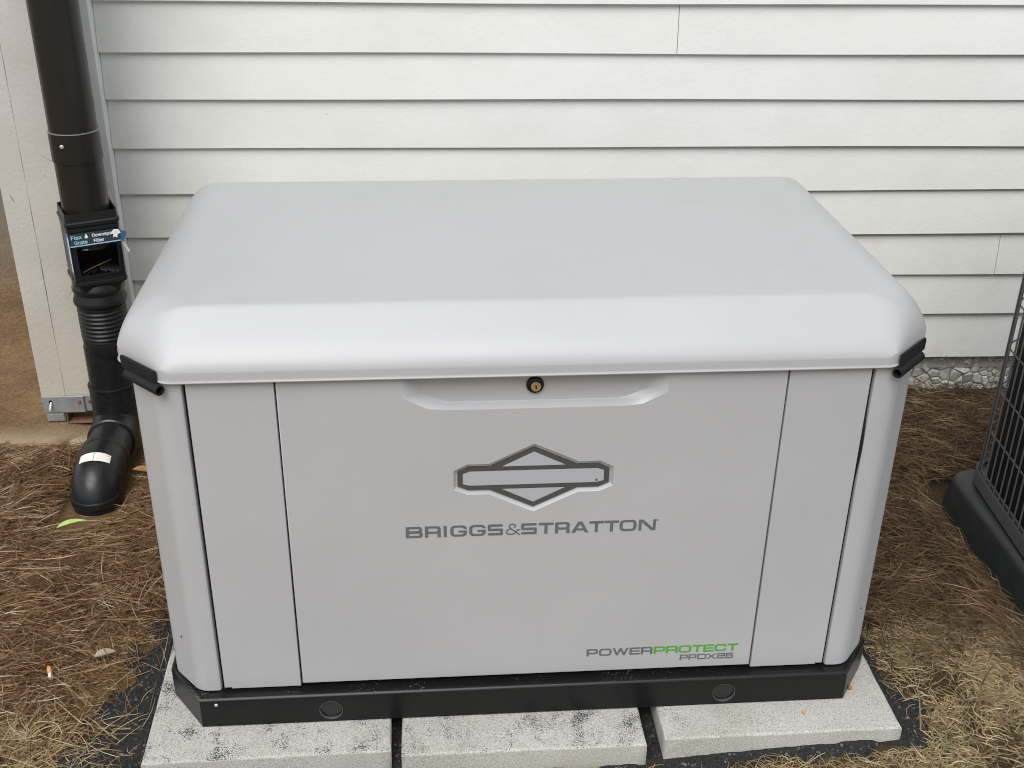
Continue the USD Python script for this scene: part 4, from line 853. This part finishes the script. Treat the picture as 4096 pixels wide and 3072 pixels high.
gm_, gt_ = grains(gx_[keepm], gy_[keepm], gz_[keepm], .0013, .0036, 8)
put('grit_grain', gm_, 'grit_grains', tone=gt_, label='coarser black grains on the grit beside the pavers', cat='black grit', kind='stuff')

# ------------------------------------------------------------------ pine straw, grass
def strands(n, region, dens, seed, lmin, lmax, rad, curl, lift, align, zoff, segs=5, flat=False, up=0.0, ang_k=5.0, taper=0.35):
    """n curved strands lying (or, with up, standing) in region; every strand is one island."""
    r = np.random.default_rng(seed); pts = []; x0, y0, x1, y1 = region
    cand = np.stack([r.uniform(x0, x1, n * 6), r.uniform(y0, y1, n * 6)], 1); keep = r.uniform(0, 1, n * 6) < dens(cand[:, 0], cand[:, 1]); cand = cand[keep][:n]; n = len(cand)
    flow = meshkit.fbm(np.stack([cand[:, 0] * ang_k, cand[:, 1] * ang_k, np.full(n, 3.3)], -1), 3, seed) * 2 * PI
    th = np.where(r.uniform(0, 1, n) < align, flow + r.normal(0, .35, n), r.uniform(0, 2 * PI, n))
    ln = r.uniform(lmin, lmax, n) * r.choice([1, 1, .55], n); kap = r.normal(0, curl, n)
    t = np.linspace(-0.5, 0.5, segs + 1)
    a = th[:, None] + kap[:, None] * t[None]
    step = ln[:, None] / segs * np.cos(0)
    dx, dy = np.cos(a), np.sin(a)
    px = cand[:, :1] + np.cumsum(dx * step, 1) - step * (segs / 2); py = cand[:, 1:] + np.cumsum(dy * step, 1) - step * (segs / 2)
    h = r.uniform(0, 1, n) ** 1.5 * lift
    tilt = r.normal(0, 0.15, n)
    if up:
        px = cand[:, :1] + np.cumsum(dx * step, 1) * .75; py = cand[:, 1:] + np.cumsum(dy * step, 1) * .75
        uu = np.abs(r.normal(up, up * .45, n)); tt = t + .5
        zc = ln[:, None] * uu[:, None] * (tt - .55 * tt ** 2)[None]
    else:
        zc = h[:, None] + tilt[:, None] * (t * ln[:, None]) + (r.normal(0, .35, n) * ln)[:, None] * (0.25 - t ** 2)[None] * .3
    pz = ground_z(px, py) + zoff(cand[:, 0], cand[:, 1])[:, None] + np.maximum(zc, -0.002 if not up else 0)
    P = np.stack([px, py, pz], -1)
    tang = np.gradient(P, axis=1); tang /= np.linalg.norm(tang, axis=2, keepdims=True)
    side = np.stack([-tang[..., 1], tang[..., 0], 0 * tang[..., 0]], -1); side /= np.maximum(np.linalg.norm(side, axis=2, keepdims=True), 1e-6)
    upv = np.cross(tang, side)
    rr = rad * r.uniform(.7, 1.35, n)[:, None, None] * (1 - (1 - taper) * np.abs(t * (2 if not up else 1) + (0 if not up else .5))[None, :, None] ** 2)
    k = 3; rings = [P + rr * (math.cos(b) * side + math.sin(b) * upv * (0.35 if flat else 1)) for b in (PI / 2, PI / 2 + 2 * PI / 3, PI / 2 + 4 * PI / 3)]
    V = np.stack(rings, 2)                                     # n, segs+1, 3, 3
    i = np.arange(segs)[:, None] * k; j = np.arange(k)[None]; jn = (j + 1) % k
    q = np.stack([i + j, i + jn, i + k + jn, i + k + j], -1).reshape(-1, 4)
    F = (q[None] + (np.arange(n) * (segs + 1) * k)[:, None, None]).reshape(-1, 4)
    return V.reshape(-1, 3), F, P
def clear(res, boxes):
    """Drop strands of which a point lies in one of the boxes (x0,y0,x1,y1,ztop)."""
    V, F, P = res; n, s = P.shape[:2]; bad = np.zeros(n, bool)
    for x0, y0, x1, y1, zt in boxes: bad |= ((P[..., 0] > x0) & (P[..., 0] < x1) & (P[..., 1] > y0) & (P[..., 1] < y1) & (P[..., 2] < zt)).any(1)
    k3 = s * 3; keep = ~bad; V = V.reshape(n, k3, 3)[keep]; nf = len(F) // n
    F0 = F.reshape(n, nf, 4)[:1] ; F = (F0 + (np.arange(keep.sum()) * k3)[:, None, None]).reshape(-1, 4)
    return V.reshape(-1, 3), F, np.repeat(np.clip(np.random.default_rng(n).uniform(0, 1, keep.sum()) ** 1.55 + 0.9 * (meshkit.fbm(P[keep][:, s // 2] * 16, 3, 2) - .5), 0, 1), k3)
BLOCK = [(-.955, .655, -.855, .72, 1), (-.612, -.01, .612, .76, 1), (-.640, -.09, .63, .33, .004), (-.97, .70, -.83, 1.11, .05), (-1.12, 1.10, -.9, 1.3, 1), (-3, 1.01, -.98, 4, 1), (-3, 1.285, 3, 4, 1), (.985, -.16, 2, .72, .03), (1.08, -.1, 2, .67, 1)]
nz = lambda x, y, k, s: meshkit.fbm(np.stack([x * k, y * k, 0 * x], -1), 4, s)
def dens_left(x, y):
    bare = 1 - .82 * S(nz(x, y, 4.2, 21), .50, .60) * S(y, .78, .45) * S(x, -.66, -.74)
    grit = 1 - 0.86 * S(x, -.80 - .2 * S(y, .25, 0), -.70) * S(y, .50, .30)
    return bare * grit * (.45 + .55 * S(y, .05, .5))
def pile_left(x, y): return -.034 * np.exp(-((x + .90) ** 2 + (y - .69) ** 2) / .006) + .0 + .020 * S(y, .35, .7) * nz(x, y, 8, 5) * 2 + .012 * S(x, -.78, -.62) * S(y, .5, .7)
res = strands(38000, (-1.45, -.25, -.58, 1.05), dens_left, 31, .03, .115, .00078, .38, .024, .28, pile_left, segs=4)
V, F, T = clear(res, BLOCK); put('pine_straw', (V, F), 'straw_red', smooth=True, tone=T, label='reddish brown pine straw and litter left of the generator', cat='pine straw', kind='stuff')
V, F, P_ = strands(45, (-1.75, 1.05, -1.13, 2.2), lambda x, y: 0 * x + 1, 99, .03, .11, .0008, .5, .003, .1, lambda x, y: -0.0285 - ground_z(x, y), segs=4)
put('slab_needles', (V, F), 'straw_red', smooth=True, tone=np.repeat(np.random.default_rng(4).uniform(.1, .8, len(P_)), P_.shape[1] * 3), label='few loose pine needles on the brown porch slab behind the post', cat='pine straw', kind='stuff')
# short chaff in the bare ochre soil
res = strands(22000, (-1.5, -.3, -.62, .85), lambda x, y: (.25 + .75 * S(nz(x, y, 4.2, 21), .40, .60)) * (1 - .9 * S(x, -.78, -.70) * S(y, .42, .25)), 37, .010, .035, .00075, .8, .006, .3, lambda x, y: 0 * x + .001, segs=2)
V, F, T = clear(res, BLOCK); put('chaff', (V, F), 'pale_grass', smooth=True, tone=T, label='short pale chaff on the bare ochre soil at left', cat='litter', kind='stuff')
res = strands(2600, (-1.3, -.35, -.66, .13), lambda x, y: S(y, .16, -.02) * S(nz(x, y, 9, 44), .40, .56) * (1 - .7 * S(x, -.84, -.74)), 41, .035, .10, .00065, 1.0, .01, .2, lambda x, y: 0 * x + .006, segs=5, up=.32)
V, F, T = clear(res, BLOCK); put('dry_grass', (V, F), 'pale_grass', smooth=True, tone=T, label='pale dry grass tufts on the dirt at the lower left', cat='grass', kind='stuff')
# right: straw between wall and machines, dormant lawn in front
def lawn(x, y): return S(y + .10 * (nz(x, y, 6, 51) - .5), .36, .20)
def dens_right(x, y): return (1 - .90 * lawn(x, y)) * (1 - .9 * S(x, .70, .60) * S(y, .25, .1))
def pile_right(x, y): return .006 + .022 * nz(x, y, 7, 15) * (1 - .7 * S(y, .95, 1.2))
res = strands(29000, (.56, .12, 1.4, 1.29), dens_right, 61, .035, .105, .00082, .38, .030, .15, pile_right, segs=4)
V, F, T = clear(res, BLOCK); put('pine_straw', (V, F), 'straw_brown', smooth=True, tone=T, label='dark brown pine straw between the generator and the air conditioner', cat='pine straw', kind='stuff')
def dens_lawn(x, y):
    d_ = grit_poly.exterior; inside = shapely.contains(grit_poly, shapely.points(x, y)); dist = shapely.distance(d_, shapely.points(x, y))
    return np.where(inside, np.where(dist > .018, 0.012, .10), 1) * (.15 + .85 * S(nz(x, y, 13, 52), .30, .46)) * np.maximum(lawn(x, y), .03)
res = strands(30000, (.0, -.40, 1.6, .46), lambda x, y: dens_lawn(x, y) * S(x, -.05, .3), 71, .018, .050, .00062, 1.5, .01, .1, lambda x, y: 0 * x - .001, segs=4, up=.42)
V, F, T = clear(res, BLOCK[:4] + [(.985, -.16, 2, .72, .03)]); put('lawn_grass', (V, F), 'dry_grass', smooth=True, tone=T, label='dormant tan lawn grass in front of the air conditioner', cat='grass', kind='stuff')
res = strands(14000, (.55, -.40, 1.6, .42), dens_lawn, 73, .015, .05, .0007, 1.2, .012, .1, lambda x, y: 0 * x + .001, segs=4)
V, F, T = clear(res, BLOCK[:4] + [(.985, -.16, 2, .72, .03)]); put('lawn_thatch', (V, F), 'dry_grass', smooth=True, tone=T, label='matted thatch under the dormant lawn at lower right', cat='grass', kind='stuff')
res = strands(700, (-.35, -.16, .45, -.09), lambda x, y: S(nz(x, y, 14, 81), .42, .55), 83, .03, .065, .0008, 2.0, .01, .1, lambda x, y: 0 * x, segs=5, up=.5)
V, F, T = clear(res, BLOCK[:3]); put('lawn_tuft', (V, F), 'pale_grass', smooth=True, tone=T, label='pale grass blades rising in front of the middle pavers', cat='grass', kind='stuff')

# ------------------------------------------------------------------ single small things on the ground
def leaf(L_, W_, curl=0.25, n=9):
    t = np.linspace(0, 1, n); w = W_ * np.sin(PI * t ** .8) ** .8 / 2; rows_ = []
    for k in range(n): rows_.append([(t[k] * L_, s * w[k], abs(s) * curl * w[k] + .05 * L_ * math.sin(PI * t[k]) + .0004) for s in (-1, 0, 1)])
    top = np.array(rows_).reshape(-1, 3); i = np.arange(n * 3).reshape(n, 3)
    q = np.stack([i[:-1, :-1], i[1:, :-1], i[1:, 1:], i[:-1, 1:]], -1).reshape(-1, 4)
    bot = top - (0, 0, .0006); return np.vstack([top, bot]), np.vstack([q, q[:, ::-1] + n * 3])
def drop(name, mesh, mt, x, y, dz, rz, label, cat, rx=0, ry=0, group=None):
    m = moved(mesh, rz=rz, rx=rx, ry=ry); put(name, m, mt, smooth=40, loc=(x, y, float(ground_z(x, y)) + dz), label=label, cat=cat, group=group)
drop('fallen_leaf', leaf(.062, .017, .5), 'leaf_green', -.950, .632, .030, .45, 'yellow-green leaf lying in front of the black elbow', 'leaf')
drop('fallen_leaf', leaf(.060, .022, .4), 'leaf_brown', -.835, .842, .050, -.35, 'orange-brown leaf between the black elbow and the generator', 'leaf')
drop('fallen_leaf', leaf(.060, .016, .4), 'leaf_brown', -.965, .520, .022, .20, 'pointed brown leaf lying on straw below the black elbow', 'leaf')
drop('fallen_leaf', leaf(.040, .020, .4), 'leaf_tan', -.775, .225, .018, .35, 'greyish tan leaf near the black grit left of the pavers', 'leaf')
drop('fallen_leaf', leaf(.030, .014, .3), 'leaf_tan', .800, .760, .045, .6, 'small tan leaf flake in the dark straw right of the generator', 'leaf')
b = thing('cigarette_butt', 'orange and white cigarette butt on the dirt left of the pavers', 'litter', (-.839, .178, float(ground_z(-.839, .178)) + .016), rotz=-68)
put('filter', moved(lathe([(.0038, 0), (.0041, .001), (.0041, .016), (.0040, .017)], 14), (-.006, 0, 0), ry=-PI / 2 + .12), 'butt_filter', b, smooth=40)
put('paper_end', moved(lathe([(.0040, 0), (.0039, .010), (.0025, .013)], 14), (-.006, 0, 0), ry=PI / 2 + .12), 'butt_paper', b, smooth=40)
def pebble(s, seed):
    ico = trimesh.creation.icosphere(2); r = np.random.default_rng(seed); ico.vertices = ico.vertices * (1 + .5 * (meshkit.fbm(ico.vertices * 1.4 + seed, 3, seed)[:, None] - .5)) * s * r.uniform(.6, 1.1, 3); return ico
drop('stone', pebble(.016, 3), 'pebble', -1.075, .660, .012, 0, 'grey stone at the left edge in the straw', 'stone')
drop('stone', pebble(.014, 8), 'rust_brown', -1.090, .705, .014, 0, 'reddish brown stone at the left edge behind the grey one', 'stone')
drop('stone', pebble(.022, 5), 'rubble', -1.205, .985, .014, 0, 'ochre stone against the porch slab at far left', 'stone')
for k, (x, y, lab_) in enumerate(((.462, -.030, 'tiny orange crumb on the right paver before the base'), (.560, .022, 'tiny brown crumb on the right paver beside the base corner'))):
    put('crumb', pebble(.0036, 20 + k), 'butt_filter' if k == 0 else 'leaf_brown', smooth=40, loc=(x, y, .003), label=lab_, cat='debris')
def stemmy(name, pts, r0, mt, label, cat, loc):
    put(name, tube(pts, np.linspace(r0, r0 * .5, len(pts)), 6), mt, smooth=60, loc=loc, label=label, cat=cat)
stemmy('dry_stem', [(0, 0, 0), (.003, .004, .05), (-.004, .006, .085), (-.018, .008, .105)], .0014, 'stem', 'thin dry weed stem against the stone foundation', 'weed', (1.262, 1.235, -.065))
stemmy('dry_stem', [(0, 0, 0), (.004, 0, .045), (.001, .004, .085)], .0012, 'stem', 'shorter dry stem against the foundation nearer the air conditioner', 'weed', (1.385, 1.232, -.06))
stemmy('twig', [(0, 0, 0), (.02, .06, .012), (.035, .13, .02), (.05, .19, .02)], .0014, 'stem', 'long thin twig lying over the grass beside the right paver', 'twig', (.655, -.065, -.018))
stemmy('pine_needle', [(0, 0, 0), (-.012, .0, -.03), (-.010, -.01, -.07), (-.026, -.012, -.095)], .0009, 'leaf_brown', 'curved pine needle hanging over the left edge of the filter opening', 'pine needle', (-.930, .985, .455))
stemmy('pine_needle', [(0, 0, 0), (-.030, -.035, -.004), (-.050, -.055, -.010)], .0011, 'leaf_brown', 'pine needles lying on the grate inside the filter', 'pine needle', (-.870, 1.055, .423))
stemmy('pine_needle', [(0, 0, 0), (.004, 0, .025), (.011, 0, .045)], .0007, 'stem', 'pine needle sticking up right of the pipe above the filter', 'pine needle', (-.853, 1.03, .565))
stemmy('pine_needle', [(0, 0, 0), (-.012, 0, .007), (-.024, 0, .015)], .0006, 'stem', 'tiny needle sticking out left of the pipe below its joint', 'pine needle', (-.955, 1.04, .655))
